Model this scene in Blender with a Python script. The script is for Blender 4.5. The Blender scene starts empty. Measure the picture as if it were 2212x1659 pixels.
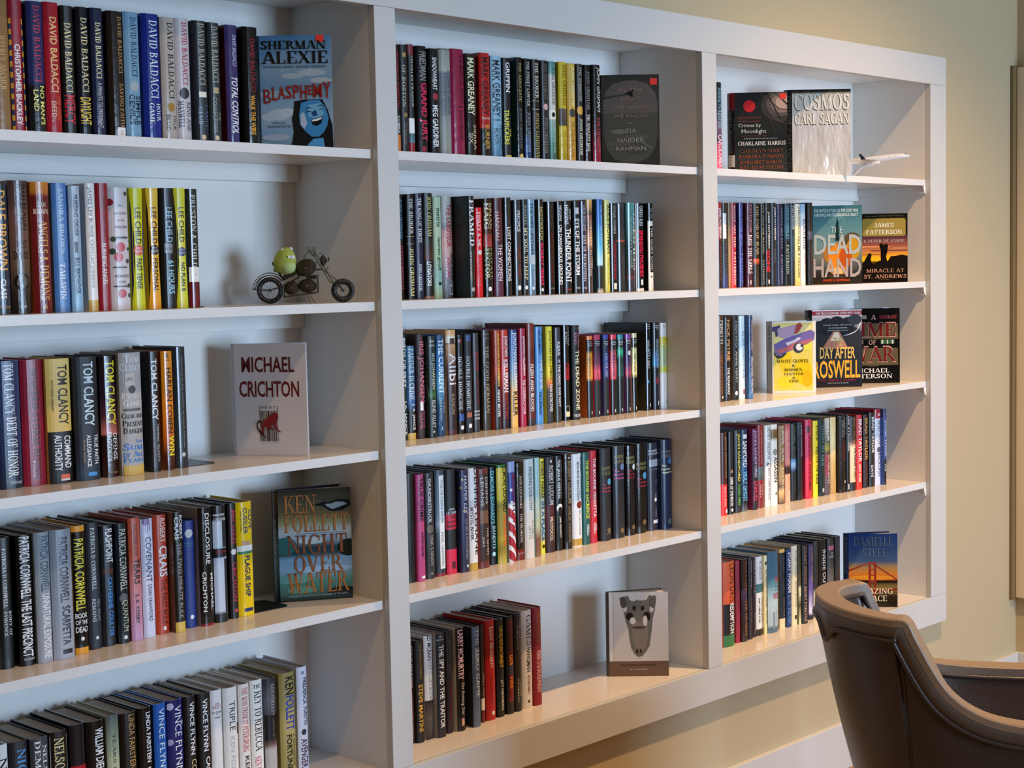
import bpy, bmesh, math, random
from mathutils import Matrix, Vector
R = math.radians
SC = bpy.context.scene
COL = SC.collection
random.seed(7)

# ---------------------------------------------------------------- camera
CAMP = Vector((-2.330747, -2.561064, 1.090218))
YAW, PITCH, ROLL = 0.8063, -0.0711, -0.0202
cy_, sy_, cp_, sp_ = math.cos(YAW), math.sin(YAW), math.cos(PITCH), math.sin(PITCH)
fw = Vector((sy_*cp_, cy_*cp_, sp_)); rt = Vector((cy_, -sy_, 0)); up = rt.cross(fw)
r2 = rt*math.cos(ROLL) + up*math.sin(ROLL); u2 = -rt*math.sin(ROLL) + up*math.cos(ROLL)
cd = bpy.data.cameras.new('camera'); cam = bpy.data.objects.new('camera', cd); COL.objects.link(cam)
mm = Matrix.Identity(4)
for i in range(3):
    mm[i][0] = r2[i]; mm[i][1] = u2[i]; mm[i][2] = -fw[i]; mm[i][3] = CAMP[i]
cam.matrix_world = mm
cd.sensor_width = 36; cd.lens = 3426.36/2212*36; cd.clip_start = .02
SC.camera = cam

# ---------------------------------------------------------------- world, lamps, exposure
vs = SC.view_settings
vs.view_transform = 'Standard'; vs.look = 'None'; vs.gamma = 1; vs.use_curve_mapping = False
vs.exposure = 0.0
w = bpy.data.worlds.new('sky'); SC.world = w; w.use_nodes = True
w.node_tree.nodes['Background'].inputs[0].default_value = (.55, .68, .85, 1)
w.node_tree.nodes['Background'].inputs[1].default_value = 1.0
def area(name, loc, target, sx, sy, power, col, spread=180):
    l = bpy.data.lights.new(name, 'AREA'); l.shape = 'RECTANGLE'; l.size = sx; l.size_y = sy
    l.energy = power; l.color = col; l.spread = R(spread)
    o = bpy.data.objects.new(name, l); COL.objects.link(o); o.location = loc
    o.rotation_euler = (Vector(target)-Vector(loc)).to_track_quat('-Z', 'Y').to_euler()
    return o
area('window_daylight', (1.8, -6.48, .85), (1.5, 0, .3), 2.1, 2.0, 136.0, (0.58, 0.82, 1.14), 120)
for i, (x, p) in enumerate(((-.7, 85.0), (1.7, 420.0))):
    l = bpy.data.lights.new('ceiling_downlight', 'SPOT'); l.energy = p; l.color = (1.0, 0.62, 0.31); l.spot_size = R(112); l.spot_blend = 1.0; l.shadow_soft_size = .04
    o = bpy.data.objects.new('ceiling_downlight', l); COL.objects.link(o); o.location = (x, -1.17, 2.88)


# ---------------------------------------------------------------- materials
def lin(h):
    def f(c):
        c /= 255
        return c/12.92 if c < .04045 else ((c+.055)/1.055)**2.4
    return tuple(f(int(h[i:i+2], 16)) for i in (0, 2, 4))
def mat(name, col=None, rough=.5, metal=0, bump=0, bdist=.001, bscale=200, var=0, attr=False, coat=0, spec=.5, stretch=None, gain=1.0):
    m = bpy.data.materials.new(name); m.use_nodes = True
    nt = m.node_tree; b = nt.nodes['Principled BSDF']
    b.inputs['Roughness'].default_value = rough; b.inputs['Metallic'].default_value = metal
    b.inputs['Coat Weight'].default_value = coat; b.inputs['Coat Roughness'].default_value = .08
    b.inputs['Specular IOR Level'].default_value = spec
    tc = nt.nodes.new('ShaderNodeTexCoord'); vec = tc.outputs['Object']
    if stretch:
        mp = nt.nodes.new('ShaderNodeMapping'); mp.inputs['Scale'].default_value = stretch
        nt.links.new(vec, mp.inputs['Vector']); vec = mp.outputs['Vector']
    n = nt.nodes.new('ShaderNodeTexNoise'); n.inputs['Scale'].default_value = bscale; n.inputs['Detail'].default_value = 3
    nt.links.new(vec, n.inputs['Vector'])
    if attr:
        a = nt.nodes.new('ShaderNodeVertexColor'); a.layer_name = 'Col'; src = a.outputs['Color']
    else:
        rgb = nt.nodes.new('ShaderNodeRGB'); rgb.outputs[0].default_value = (*lin(col), 1); src = rgb.outputs[0]
    mr = nt.nodes.new('ShaderNodeMapRange'); mr.inputs['To Min'].default_value = gain*(1-var); mr.inputs['To Max'].default_value = gain*(1+var)
    nt.links.new(n.outputs['Fac'], mr.inputs['Value'])
    vm = nt.nodes.new('ShaderNodeVectorMath'); vm.operation = 'SCALE'
    nt.links.new(src, vm.inputs[0]); nt.links.new(mr.outputs['Result'], vm.inputs['Scale'])
    mn = nt.nodes.new('ShaderNodeVectorMath'); mn.operation = 'MINIMUM'; mn.inputs[1].default_value = (.88, .88, .88)
    nt.links.new(vm.outputs[0], mn.inputs[0])
    nt.links.new(mn.outputs[0], b.inputs['Base Color'])
    if bump:
        bp = nt.nodes.new('ShaderNodeBump'); bp.inputs['Strength'].default_value = bump; bp.inputs['Distance'].default_value = bdist
        nt.links.new(n.outputs['Fac'], bp.inputs['Height']); nt.links.new(bp.outputs['Normal'], b.inputs['Normal'])
    return m
M = dict(
 trim=mat('satin_white_paint', 'c9c9c6', .38, bump=.12, bscale=70, var=.012),
 shelf=mat('warm_tinted_shelf_white', 'e2dad2', .2, bump=.05, bscale=30, var=.02, stretch=(1, 6, 6)),  # white like the trim; warm downlight on the tops is put into the colour
 edge=mat('white_edge_paint', 'dadad8', .35, bump=.2, bscale=90, var=.02),
 panel=mat('white_melamine_panel', 'e9e8e4', .45, bump=.05, bscale=120, var=.02),
 wall=mat('cream_wall_paint', 'b8a886', .7, bump=.35, bscale=220, var=.015),
 ceil=mat('ceiling_paint', 'd8d4ca', .8, bump=.1, bscale=100, var=.02),
 floor=mat('beige_carpet', 'a07c4c', .95, bump=.8, bscale=600, var=.2),
 tan=mat('dark_taupe', '75623f', .5, bump=.2, bscale=60, var=.12),
 casing=mat('casing_paint', 'd8c8ac', .45, bump=.1, bscale=60, var=.02),
 gloss=mat('glossy_dust_jacket', rough=.16, attr=True, bump=.3, bscale=55, var=.05, gain=1.15),
 satin=mat('satin_dust_jacket', rough=.3, attr=True, bump=.12, bscale=90, var=.06, gain=1.15),
 matte=mat('matte_book_cloth', rough=.5, attr=True, bump=.2, bscale=700, var=.08, gain=1.15),
 foil=mat('crumpled_foil_jacket', rough=.2, metal=.4, attr=True, bump=1.0, bdist=.012, bscale=11, var=.1, gain=1.5, stretch=(1.6, 1, .6)),
 page=mat('page_edges', 'a89c8c', .85, bump=.5, bscale=160, var=.16, stretch=(14, 14, .6)),
 pagew=mat('white_page_edges', 'd8d0c4', .8, bump=.4, bscale=160, var=.08, stretch=(1, 12, .3)),
 black=mat('black_enamel', '0b0b0c', .35, bump=.1, bscale=200, var=.1),
 sticker=mat('red_price_sticker', 'ff3a30', .5, var=.05),
 wire=mat('aged_brass_wire', '5a5340', .38, metal=.75, bump=.4, bscale=900, var=.25),
 wire2=mat('dark_wound_wire', '4a4436', .34, metal=.8, bump=1.0, bscale=500, var=.3, stretch=(1, 1, 6)),
 rubber=mat('black_rubber', '0c0d0f', .5, bump=.5, bscale=500, var=.2),
 steel=mat('dull_steel_wire', '7a8288', .35, metal=.8, bump=.2, bscale=600, var=.15),
 plush=mat('lime_green_plush', 'a8b850', .95, bump=1.0, bscale=900, var=.18),
 plushl=mat('pale_green_plush', 'b4cc84', .95, bump=1.0, bscale=900, var=.15),
 white=mat('white_plush', 'e4e4ea', .9, bump=.8, bscale=900, var=.08),
 plane=mat('model_white_plastic', 'd4d4d6', .25, bump=.05, bscale=50, var=.02),
 planeg=mat('model_grey_plastic', '9c9c9c', .3, var=.05),
 leather=mat('dark_brown_leather', '3a302b', .38, bump=.5, bscale=260, var=.16),
 leather2=mat('brown_leather_inside', '4c372b', .3, bump=.5, bscale=200, var=.18),
 rail=mat('weathered_taupe_rail', '8a7766', .42, bump=.5, bscale=60, var=.14, stretch=(1, 1, 6)),
 raild=mat('dark_taupe_band', '54493f', .4, bump=.5, bscale=90, var=.14),
)

# ---------------------------------------------------------------- object helpers
def link(name, me, mats=(), parent=None, loc=(0, 0, 0), rz=0):
    o = bpy.data.objects.new(name, me); COL.objects.link(o)
    o.location = loc; o.rotation_euler = (0, 0, rz)
    if parent: o.parent = parent
    return o
def empty(name, loc=(0, 0, 0), rz=0, label=None, cat=None, group=None, kind=None):
    o = link(name, None, loc=loc, rz=rz); o.empty_display_size = .03
    return tag(o, label, cat, group, kind)
def tag(o, label=None, cat=None, group=None, kind=None):
    if label: o['label'] = label
    if cat: o['category'] = cat
    if group: o['group'] = group
    if kind: o['kind'] = kind
    return o
class MB:
    """collects vertices, faces, per-corner colours and material slots; build() links them as one mesh object"""
    def __init__(s): s.v = []; s.f = []; s.c = []; s.m = []; s.sm = []
    def face(s, pts, cols=None, m=0, smooth=False):
        i = len(s.v); s.v += [tuple(p) for p in pts]; s.f.append(tuple(range(i, i+len(pts))))
        if cols is None: cols = (1, 1, 1)
        s.c.append(cols if isinstance(cols, list) else [cols]*len(pts)); s.m.append(m); s.sm.append(smooth)
    def grid(s, P, col=None, m=0, smooth=True, closeu=False, closev=False, flip=False):
        nu, nv = len(P), len(P[0]); i0 = len(s.v)
        for r in P: s.v += [tuple(p) for p in r]
        for i in range(nu if closeu else nu-1):
            for j in range(nv if closev else nv-1):
                a, b, c, d = i*nv+j, ((i+1) % nu)*nv+j, ((i+1) % nu)*nv+(j+1) % nv, i*nv+(j+1) % nv
                q = (a, b, c, d) if not flip else (d, c, b, a)
                s.f.append(tuple(i0+k for k in q))
                s.c.append([col or (1, 1, 1)]*4); s.m.append(m); s.sm.append(smooth)
    def box(s, x0, x1, y0, y1, z0, z1, col=None, m=0, bev=0.0):
        if bev:
            bm = bmesh.new(); bmesh.ops.create_cube(bm, size=1)
            for q in bm.verts: q.co = ((x0+x1)/2+q.co.x*(x1-x0), (y0+y1)/2+q.co.y*(y1-y0), (z0+z1)/2+q.co.z*(z1-z0))
            bmesh.ops.bevel(bm, geom=bm.edges[:], offset=bev, segments=2, profile=.5, affect='EDGES')
            for f in bm.faces: s.face([q.co[:] for q in f.verts], col, m)
            bm.free(); return
        p = [(x0, y0, z0), (x1, y0, z0), (x1, y1, z0), (x0, y1, z0), (x0, y0, z1), (x1, y0, z1), (x1, y1, z1), (x0, y1, z1)]
        for q in ((3, 2, 1, 0), (4, 5, 6, 7), (0, 1, 5, 4), (1, 2, 6, 5), (2, 3, 7, 6), (3, 0, 4, 7)):
            s.face([p[k] for k in q], col, m)
    def prism(s, poly, z0, z1, col=None, m=0, axis='z'):
        def T(a, b, c): return (a, b, c) if axis == 'z' else ((a, c, b) if axis == 'y' else (c, a, b))
        n = len(poly)
        s.face([T(x, y, z0) for x, y in reversed(poly)], col, m); s.face([T(x, y, z1) for x, y in poly], col, m)
        for i in range(n):
            (x, y), (X, Y) = poly[i], poly[(i+1) % n]
            s.face([T(x, y, z0), T(X, Y, z0), T(X, Y, z1), T(x, y, z1)], col, m)
    def tube(s, pts, r, n=8, m=0, closed=False, cap=True, flat=1.0):
        P = [Vector(p) for p in pts]; L = len(P); rings = []; nrm = None
        for i, p in enumerate(P):
            a = P[(i-1) % L] if (closed or i > 0) else p; b = P[(i+1) % L] if (closed or i < L-1) else p
            t = (b-a).normalized()
            if nrm is None:
                nrm = t.orthogonal().normalized()
            nrm = (nrm - t*nrm.dot(t)).normalized(); bn = t.cross(nrm)
            rr = r[i] if isinstance(r, (list, tuple)) else r
            rings.append([p + nrm*math.cos(2*math.pi*k/n)*rr + bn*math.sin(2*math.pi*k/n)*rr*flat for k in range(n)])
        s.grid(rings, m=m, closeu=closed, closev=True)
        if cap and not closed:
            s.face(list(reversed(rings[0])), m=m); s.face(rings[-1], m=m)
    def ball(s, c, rx, ry, rz, nu=16, nv=10, m=0, rot=None, fn=None):
        P = []
        for j in range(nv+1):
            th = math.pi*j/nv; row = []
            for i in range(nu):
                ph = 2*math.pi*i/nu
                v = Vector((math.sin(th)*math.cos(ph)*rx, math.sin(th)*math.sin(ph)*ry, math.cos(th)*rz))
                if fn: v = fn(v)
                if rot: v = rot @ v
                row.append(v+Vector(c))
            P.append(row)
        s.grid(P, m=m, closev=True)
    def build(s, name, mats, parent=None, loc=(0, 0, 0), rz=0, weld=False, me_only=False):
        me = bpy.data.meshes.new(name); me.from_pydata(s.v, [], s.f)
        if not isinstance(mats, (list, tuple)): mats = [mats]
        for q in mats: me.materials.append(q)
        at = me.color_attributes.new('Col', 'FLOAT_COLOR', 'CORNER')
        flat = []
        for c in s.c:
            for q in c: flat += [q[0], q[1], q[2], 1.0]
        at.data.foreach_set('color', flat)
        me.polygons.foreach_set('material_index', s.m); me.polygons.foreach_set('use_smooth', s.sm)
        if weld:
            bm = bmesh.new(); bm.from_mesh(me); bmesh.ops.remove_doubles(bm, verts=bm.verts[:], dist=1e-5)
            bmesh.ops.recalc_face_normals(bm, faces=bm.faces[:]); bm.to_mesh(me); bm.free()
        me.update()
        if me_only: return me
        return link(name, me, parent=parent, loc=loc, rz=rz)

# ---------------------------------------------------------------- lettering
# book faces with serifs: strokes for each capital (V stem, D diagonal, H hairline, A arc, S serif)
T_, t_ = .17, .07
GL = {
'A': (.86, 'D .1 0 .42 1 t;D .78 0 .45 1 T;H .24 .62 .3;S .1 0;S .76 0'), 'B': (.74, 'V .18;A .34 .76 .3 .24 -90 90;A .34 .26 .34 .28 -90 90;H .02 .36 .97;H .16 .4 .5;H .02 .36 .03'),
'C': (.8, 'A .46 .5 .42 .53 45 315;V .76 .66 .95 n;V .78 .1 .22 n'), 'D': (.84, 'V .18;A .34 .5 .44 .5 -90 90;H .02 .36 .97;H .02 .36 .03'),
'E': (.7, 'V .18;H .02 .64 .97;H .02 .66 .03;H .18 .5 .5;V .62 .72 1 n;V .64 0 .28 n'), 'F': (.66, 'V .18;H .02 .6 .97;H .18 .48 .5;V .6 .7 1 n;S .18 0'),
'G': (.86, 'A .46 .5 .42 .53 45 320;V .74 .02 .44;H .56 .88 .44;V .76 .68 .95 n'), 'H': (.88, 'V .18;V .7;H .18 .7 .5;S .18 0;S .18 1;S .7 0;S .7 1'),
'I': (.38, 'V .19;S .19 0;S .19 1'), 'J': (.5, 'V .32 .2 1;A .16 .18 .24 .2 180 360;S .32 1'), 'K': (.84, 'V .18;D .24 .4 .66 1 t;D .8 0 .42 .56 T;S .18 0;S .18 1;S .66 1;S .76 0'),
'L': (.66, 'V .18;H .02 .62 .03;V .6 0 .3 n;S .18 1'), 'M': (1.04, 'V .14 0 1 n;V .86;D .52 0 .16 1 T;D .52 0 .84 1 t;S .12 0;S .86 0;H .02 .2 .97;H .8 1 .97'),
'N': (.86, 'V .14 0 1 n;V .74 0 1 n;D .76 0 .14 1 T;S .13 0;S .74 1;H 0 .2 .97'), 'O': (.86, 'A .43 .5 .4 .53 0 360'),
'P': (.7, 'V .18;A .34 .73 .32 .27 -90 90;H .02 .36 .97;H .18 .36 .48;S .18 0'), 'Q': (.86, 'A .43 .5 .4 .53 0 360;D .86 -.16 .44 .12 T'),
'R': (.8, 'V .18;A .34 .74 .3 .26 -90 90;H .02 .36 .97;H .18 .36 .5;D .78 0 .42 .5 T;S .18 0'), 'S': (.62, 'A .31 .75 .24 .27 20 270;A .31 .27 .27 .29 -160 90;V .54 .72 .98 n;V .05 .04 .3 n'),
'T': (.74, 'V .37;H .03 .71 .97;V .06 .7 1 n;V .68 .7 1 n;S .37 0'), 'U': (.84, 'V .18 .3 1;A .43 .32 .34 .34 180 360;V .7 .3 1 n;S .18 1;S .7 1'),
'V': (.82, 'D .42 0 .12 1 T;D .42 0 .7 1 t;S .12 1;S .7 1'), 'W': (1.14, 'D .34 0 .12 1 T;D .34 0 .56 1 t;D .8 0 .56 1 T;D .8 0 1.02 1 t;S .12 1;S .56 1;S 1.02 1'),
'X': (.82, 'D .72 0 .14 1 T;D .1 0 .68 1 t;S .1 0;S .14 1;S .72 0;S .68 1'), 'Y': (.8, 'V .4 0 .5;D .4 .45 .12 1 T;D .4 .45 .68 1 t;S .4 0;S .12 1;S .68 1'),
'Z': (.7, 'D .08 .02 .6 .98 T;H .06 .62 .97;H .06 .66 .03;V .08 .76 1 n;V .64 0 .26 n'), '&': (.84, 'A .34 .76 .18 .24 0 360;A .32 .26 .28 .28 90 330;D .8 0 .2 .66 T'),
"'": (.26, 'V .12 .7 1'), '.': (.26, 'V .12 0 .14'), ' ': (.34, ''), '-': (.4, 'H .06 .34 .4'), '1': (.4, 'V .2;S .2 0'), ',': (.26, 'V .12 -.1 .14')}
def serif_text(txt):
    V = []; F = []
    def poly(p): F.append(tuple(range(len(V), len(V)+len(p)))); V.extend(p)
    x = 0
    for ch in txt:
        k = 1.0; c = ch
        if ch.islower(): k = .74; c = ch.upper()
        wd, spec = GL.get(c, (.4, ''))
        for st in spec.split(';'):
            a = st.split()
            if not a: continue
            X = lambda q: x + float(q)*k
            if a[0] == 'V':
                y0, y1 = (float(a[2]), float(a[3])) if len(a) > 3 else (0, 1)
                hw = (t_ if a[-1] == 'n' else T_)/2*k
                poly([(X(a[1])-hw, y0*k), (X(a[1])+hw, y0*k), (X(a[1])+hw, y1*k), (X(a[1])-hw, y1*k)])
            elif a[0] == 'D':
                hw = (t_ if a[5] == 't' else T_)/2*1.08*k
                poly([(X(a[1])-hw, float(a[2])*k), (X(a[1])+hw, float(a[2])*k), (X(a[3])+hw, float(a[4])*k), (X(a[3])-hw, float(a[4])*k)])
            elif a[0] == 'H':
                y = float(a[3])*k; poly([(X(a[1]), y-t_/2*k), (X(a[2]), y-t_/2*k), (X(a[2]), y+t_/2*k), (X(a[1]), y+t_/2*k)])
            elif a[0] == 'S':
                y = float(a[2])*k; s_ = .16*k; y0, y1 = (y, y+.055*k) if y < .1 else (y-.055*k, y)
                poly([(X(a[1])-s_, y0), (X(a[1])+s_, y0), (X(a[1])+s_, y1), (X(a[1])-s_, y1)])
            elif a[0] == 'A':
                cx, cy, rx, ry, a0, a1 = X(a[1]), float(a[2])*k, float(a[3])*k, float(a[4])*k, float(a[5]), float(a[6])
                n = max(4, int(abs(a1-a0)/24)); pr = None
                for i in range(n+1):
                    q = R(a0+(a1-a0)*i/n); co, si = math.cos(q), math.sin(q)
                    o = (cx+rx*co, cy+ry*si); inn = (cx+(rx-T_*k)*co, cy+(ry-t_*k)*si)
                    if pr: poly([pr[1], pr[0], o, inn])
                    pr = (o, inn)
        x += (wd+.05)*k
    return V, F
TEXTS = {}
def text_key(t, fl): return (t, 'b' if 'b' in fl else '', 'i' if 'i' in fl else '')
def prepare_texts(keys):
    obs = []
    for k in keys:
        cu = bpy.data.curves.new('t', 'FONT'); cu.body = k[0]; cu.resolution_u = 2
        if k[1]: cu.offset = .018
        if k[2]: cu.shear = .3
        o = bpy.data.objects.new('t', cu); COL.objects.link(o); obs.append((k, o, cu))
    dg = bpy.context.evaluated_depsgraph_get(); dg.update()
    for k, o, cu in obs:
        e = o.evaluated_get(dg); me = e.to_mesh()
        V = [(v.co.x, v.co.y) for v in me.vertices]; F = [tuple(p.vertices) for p in me.polygons]
        e.to_mesh_clear(); TEXTS[k] = (V, F)
    for k, o, cu in obs:
        bpy.data.objects.remove(o); bpy.data.curves.remove(cu)
def get_text(t, fl):
    if 's' in fl:
        if t not in TEXTS: TEXTS[t] = serif_text(t)
        return TEXTS[t]
    return TEXTS[text_key(t, fl)]

def split_x(V, F, cuts):
    """cut the flat shape at the given across-lines so that it can follow the rounded spine"""
    bm = bmesh.new(); vs_ = [bm.verts.new((x, y, 0)) for x, y in V]
    for f in F:
        try: bm.faces.new([vs_[i] for i in f])
        except ValueError: pass
    for c in cuts:
        bmesh.ops.bisect_plane(bm, geom=bm.verts[:]+bm.edges[:]+bm.faces[:], plane_co=(c, 0, 0), plane_no=(1, 0, 0))
    V2 = [(v.co.x, v.co.y) for v in bm.verts]; bm.verts.index_update(); F2 = [tuple(v.index for v in f.verts) for f in bm.faces]
    bm.free(); return V2, F2
def parse_item(s):
    a = s.split(';'); k = a[0]
    if k == '[]': return dict(k='rect', t0=float(a[1]), t1=float(a[2]), c=a[3], w0=float(a[4]) if len(a) > 4 else 0, w1=float(a[5]) if len(a) > 5 else 1)
    if k.startswith('()'):
        return dict(k='disc', t=float(a[1]), w=float(a[2]), r=float(a[3]), c=a[4], ry=float(a[5]) if len(a) > 5 else None)
    if k == '<>': return dict(k='poly', p=[tuple(map(float, q.split(','))) for q in a[1].split()], c=a[2])
    if k in ('KK', 'ZZ'): return dict(k=k)
    if k.startswith('WW'): return dict(k='WW', c=k[2:])
    if len(a) == 1 and k[0] == 'L': return dict(k='L', c=k[1:])
    if len(a) >= 4:
        return dict(k='text', s=k, t0=float(a[1]), t1=float(a[2]), c=a[3], w0=float(a[4]) if len(a) > 4 and a[4] else .25, w1=float(a[5]) if len(a) > 5 and a[5] else .75, fl=a[6] if len(a) > 6 else '')
    raise ValueError(s)
def parse_bands(s):
    if ':' not in s: return [(0, lin(s)), (1, lin(s))]
    b = [(float(q.split(':')[0]), lin(q.split(':')[1])) for q in s.split(',')]
    if b[0][0] > 0: b.insert(0, (0, b[0][1]))
    if b[-1][0] < 1: b.append((1, b[-1][1]))
    return b
def decorate(mb, items, W, H, S, curved, m=0):
    """S(x, t, lift) gives the 3D point at across-fraction x (0..1) and down-fraction t on the printed face"""
    lay = [0]
    def put(V, F, col, cuts=True):
        V = [(min(max(x, 0.0), 1.0), min(max(t, 0.0), 1.0)) for x, t in V]; lay[0] += 1; lift = .00025+.00006*lay[0]
        if curved and cuts:
            xs = [v[0] for v in V]; V, F = split_x(V, F, [c for c in (.1, .22, .36, .5, .64, .78, .9) if min(xs) < c < max(xs)])
        P = [S(x, t, lift) for x, t in V]; c = lin(col)
        i0 = len(mb.v); mb.v += P
        for f in F: mb.f.append(tuple(i0+i for i in f)); mb.c.append([c]*len(f)); mb.m.append(m); mb.sm.append(False)
    for it in items:
        k = it['k']
        if k == 'rect': put([(it['w0'], it['t0']), (it['w0'], it['t1']), (it['w1'], it['t1']), (it['w1'], it['t0'])], [(0, 1, 2, 3)], it['c'])
        elif k == 'poly': put([(x, t) for x, t in it['p']], [tuple(range(len(it['p'])))], it['c'])
        elif k == 'disc':
            n = 18; rx = it['r']; ry = (it['ry'] or it['r'])*W/H
            put([(it['w']+rx*math.cos(2*math.pi*i/n), it['t']+ry*math.sin(2*math.pi*i/n)) for i in range(n)], [tuple(range(n))], it['c'])
        elif k == 'KK':
            for i in range(22):
                t0 = .14+i*.04
                for x0, x1 in ((.0, .14), (.86, 1)):
                    put([(x0, t0), (x0, t0+.04), (x1, t0+.04), (x1, t0)], [(0, 1, 2, 3)], ('c89a3c', '24405c')[i % 2])
        elif k == 'WW':
            put([(0, .05), (0, .95), (.2, .62), (.2, .38)], [(0, 1, 2, 3)], it['c'], False)
            put([(1, .05), (.84, .38), (.84, .62), (1, .95)], [(0, 1, 2, 3)], it['c'], False)
        elif k == 'ZZ':
            for i in range(4):
                t0 = .45+i*.14
                put([(0, t0), (0, t0+.09), (.5, t0+.125), (1, t0+.2 if t0+.2 < 1 else 1), (1, t0+.12 if t0+.12 < 1 else .99), (.5, t0+.04)], [(0, 1, 2, 3, 4, 5)], 'a41828')
        elif k == 'text':
            V, F = get_text(it['s'], it['fl'])
            if not V: continue
            xs = [v[0] for v in V]; ys = [v[1] for v in V]; x0, x1, y0, y1 = min(xs), max(xs), min(ys), max(ys)
            dx, dy = max(x1-x0, 1e-6), max(y1-y0, 1e-6); w0, w1, t0, t1 = it['w0'], it['w1'], it['t0'], it['t1']
            if 'h' in it['fl']: V = [(w0+(x-x0)/dx*(w1-w0), t1-(y-y0)/dy*(t1-t0)) for x, y in V]
            else: V = [(w0+(y-y0)/dy*(w1-w0), t0+(x-x0)/dx*(t1-t0)) for x, y in V]
            put(V, F, it['c'])

# ---------------------------------------------------------------- the bookcase and the room
ZS = [1.3557, 1.0299, .7071, .3782]; TH = .0191; RC = .0195; D = .284; ZT = 1.6857; ZH = 1.6582
X1L, X2L, X2R, X3L, X3R = -.0603, 1.09, 1.1525, 2.2956, 2.3961
X0R = -1.15; X0L = -1.25; ZTOP = 1.7487; ZBB = -.0919; WY = .028; FLOOR = -.45; RX = 2.95; CEIL = 2.9; LX = -4.2; FY = -6.5
def struct(name, mb, m, parent=None, weld=False):
    return tag(mb.build(name, m, parent, weld=weld), kind='structure') if parent is None else mb.build(name, m, parent, weld=weld)
b = MB(); BX = D+.02
b.box(LX, X0L+.03, WY, BX, FLOOR, CEIL); b.box(X3R-.03, RX+.05, WY, BX, FLOOR, CEIL)
b.box(X0L+.03, X3R-.03, WY, BX, ZTOP-.03, CEIL); b.box(X0L+.03, X3R-.03, WY, BX, FLOOR, ZBB+.03)
struct('wall_back', b, M['wall'])
b = MB(); b.box(RX, RX+.1, FY, BX, FLOOR, CEIL); struct('wall_right', b, M['wall'])
b = MB(); b.box(LX-.1, LX, FY, BX, FLOOR, CEIL); struct('wall_left', b, M['wall'])
WX0, WX1, WZ0, WZ1 = (.7, 2.85, -.2, 1.9)
b = MB(); b.box(LX, WX0, FY-.1, FY, FLOOR, CEIL); b.box(WX1, RX, FY-.1, FY, FLOOR, CEIL)
b.box(WX0, WX1, FY-.1, FY, FLOOR, WZ0); b.box(WX0, WX1, FY-.1, FY, WZ1, CEIL); struct('wall_front', b, M['wall'])
b = MB()
for q in ((WX0, WX0+.06, WZ0, WZ1), (WX1-.06, WX1, WZ0, WZ1), (WX0+.06, WX1-.06, WZ0, WZ0+.06), (WX0+.06, WX1-.06, WZ1-.06, WZ1)):
    b.box(q[0], q[1], FY-.08, FY-.02, q[2], q[3])
struct('window_1', b, M['trim'])
b = MB(); b.box(LX-.1, RX+.1, FY-.1, BX, FLOOR-.05, FLOOR); struct('floor', b, M['floor'])
b = MB(); b.box(LX-.1, RX+.1, FY-.1, BX, CEIL, CEIL+.05); struct('ceiling', b, M['ceil'])
BBZ = -.305
b = MB(); jx = 1.815
b.box(LX, jx-.0006, WY-.018, WY, FLOOR, BBZ, bev=.0015); b.box(jx+.0006, RX, WY-.018, WY, FLOOR, BBZ, bev=.0015); struct('baseboard_back', b, M['trim'])
b = MB(); b.box(RX-.018, RX, FY, WY-.018, FLOOR, BBZ, bev=.0015); struct('baseboard_right', b, M['trim'])
# picture-frame casing on the right wall beside the inside corner
cs = empty('trim_1', (RX, 0, 0), kind='structure')
b = MB(); b.box(-.052, 0, WY-.0125, WY-.0005, -.11, 1.765, bev=.002); b.build('back_band', M['tan'], cs)  # narrow strip in a darker taupe than the casing boards
def casing_piece(y0, y1, z0, z1):
    b = MB(); b.box(-.03, 0, y0, y1, z0, z1, bev=.003); b.build('casing_board', M['casing'], cs)
casing_piece(-.12, WY-.0128, -.105, 1.76); casing_piece(-1.6, -.1215, 1.65, 1.76); casing_piece(-1.6, -.1215, -.105, .005)

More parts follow.
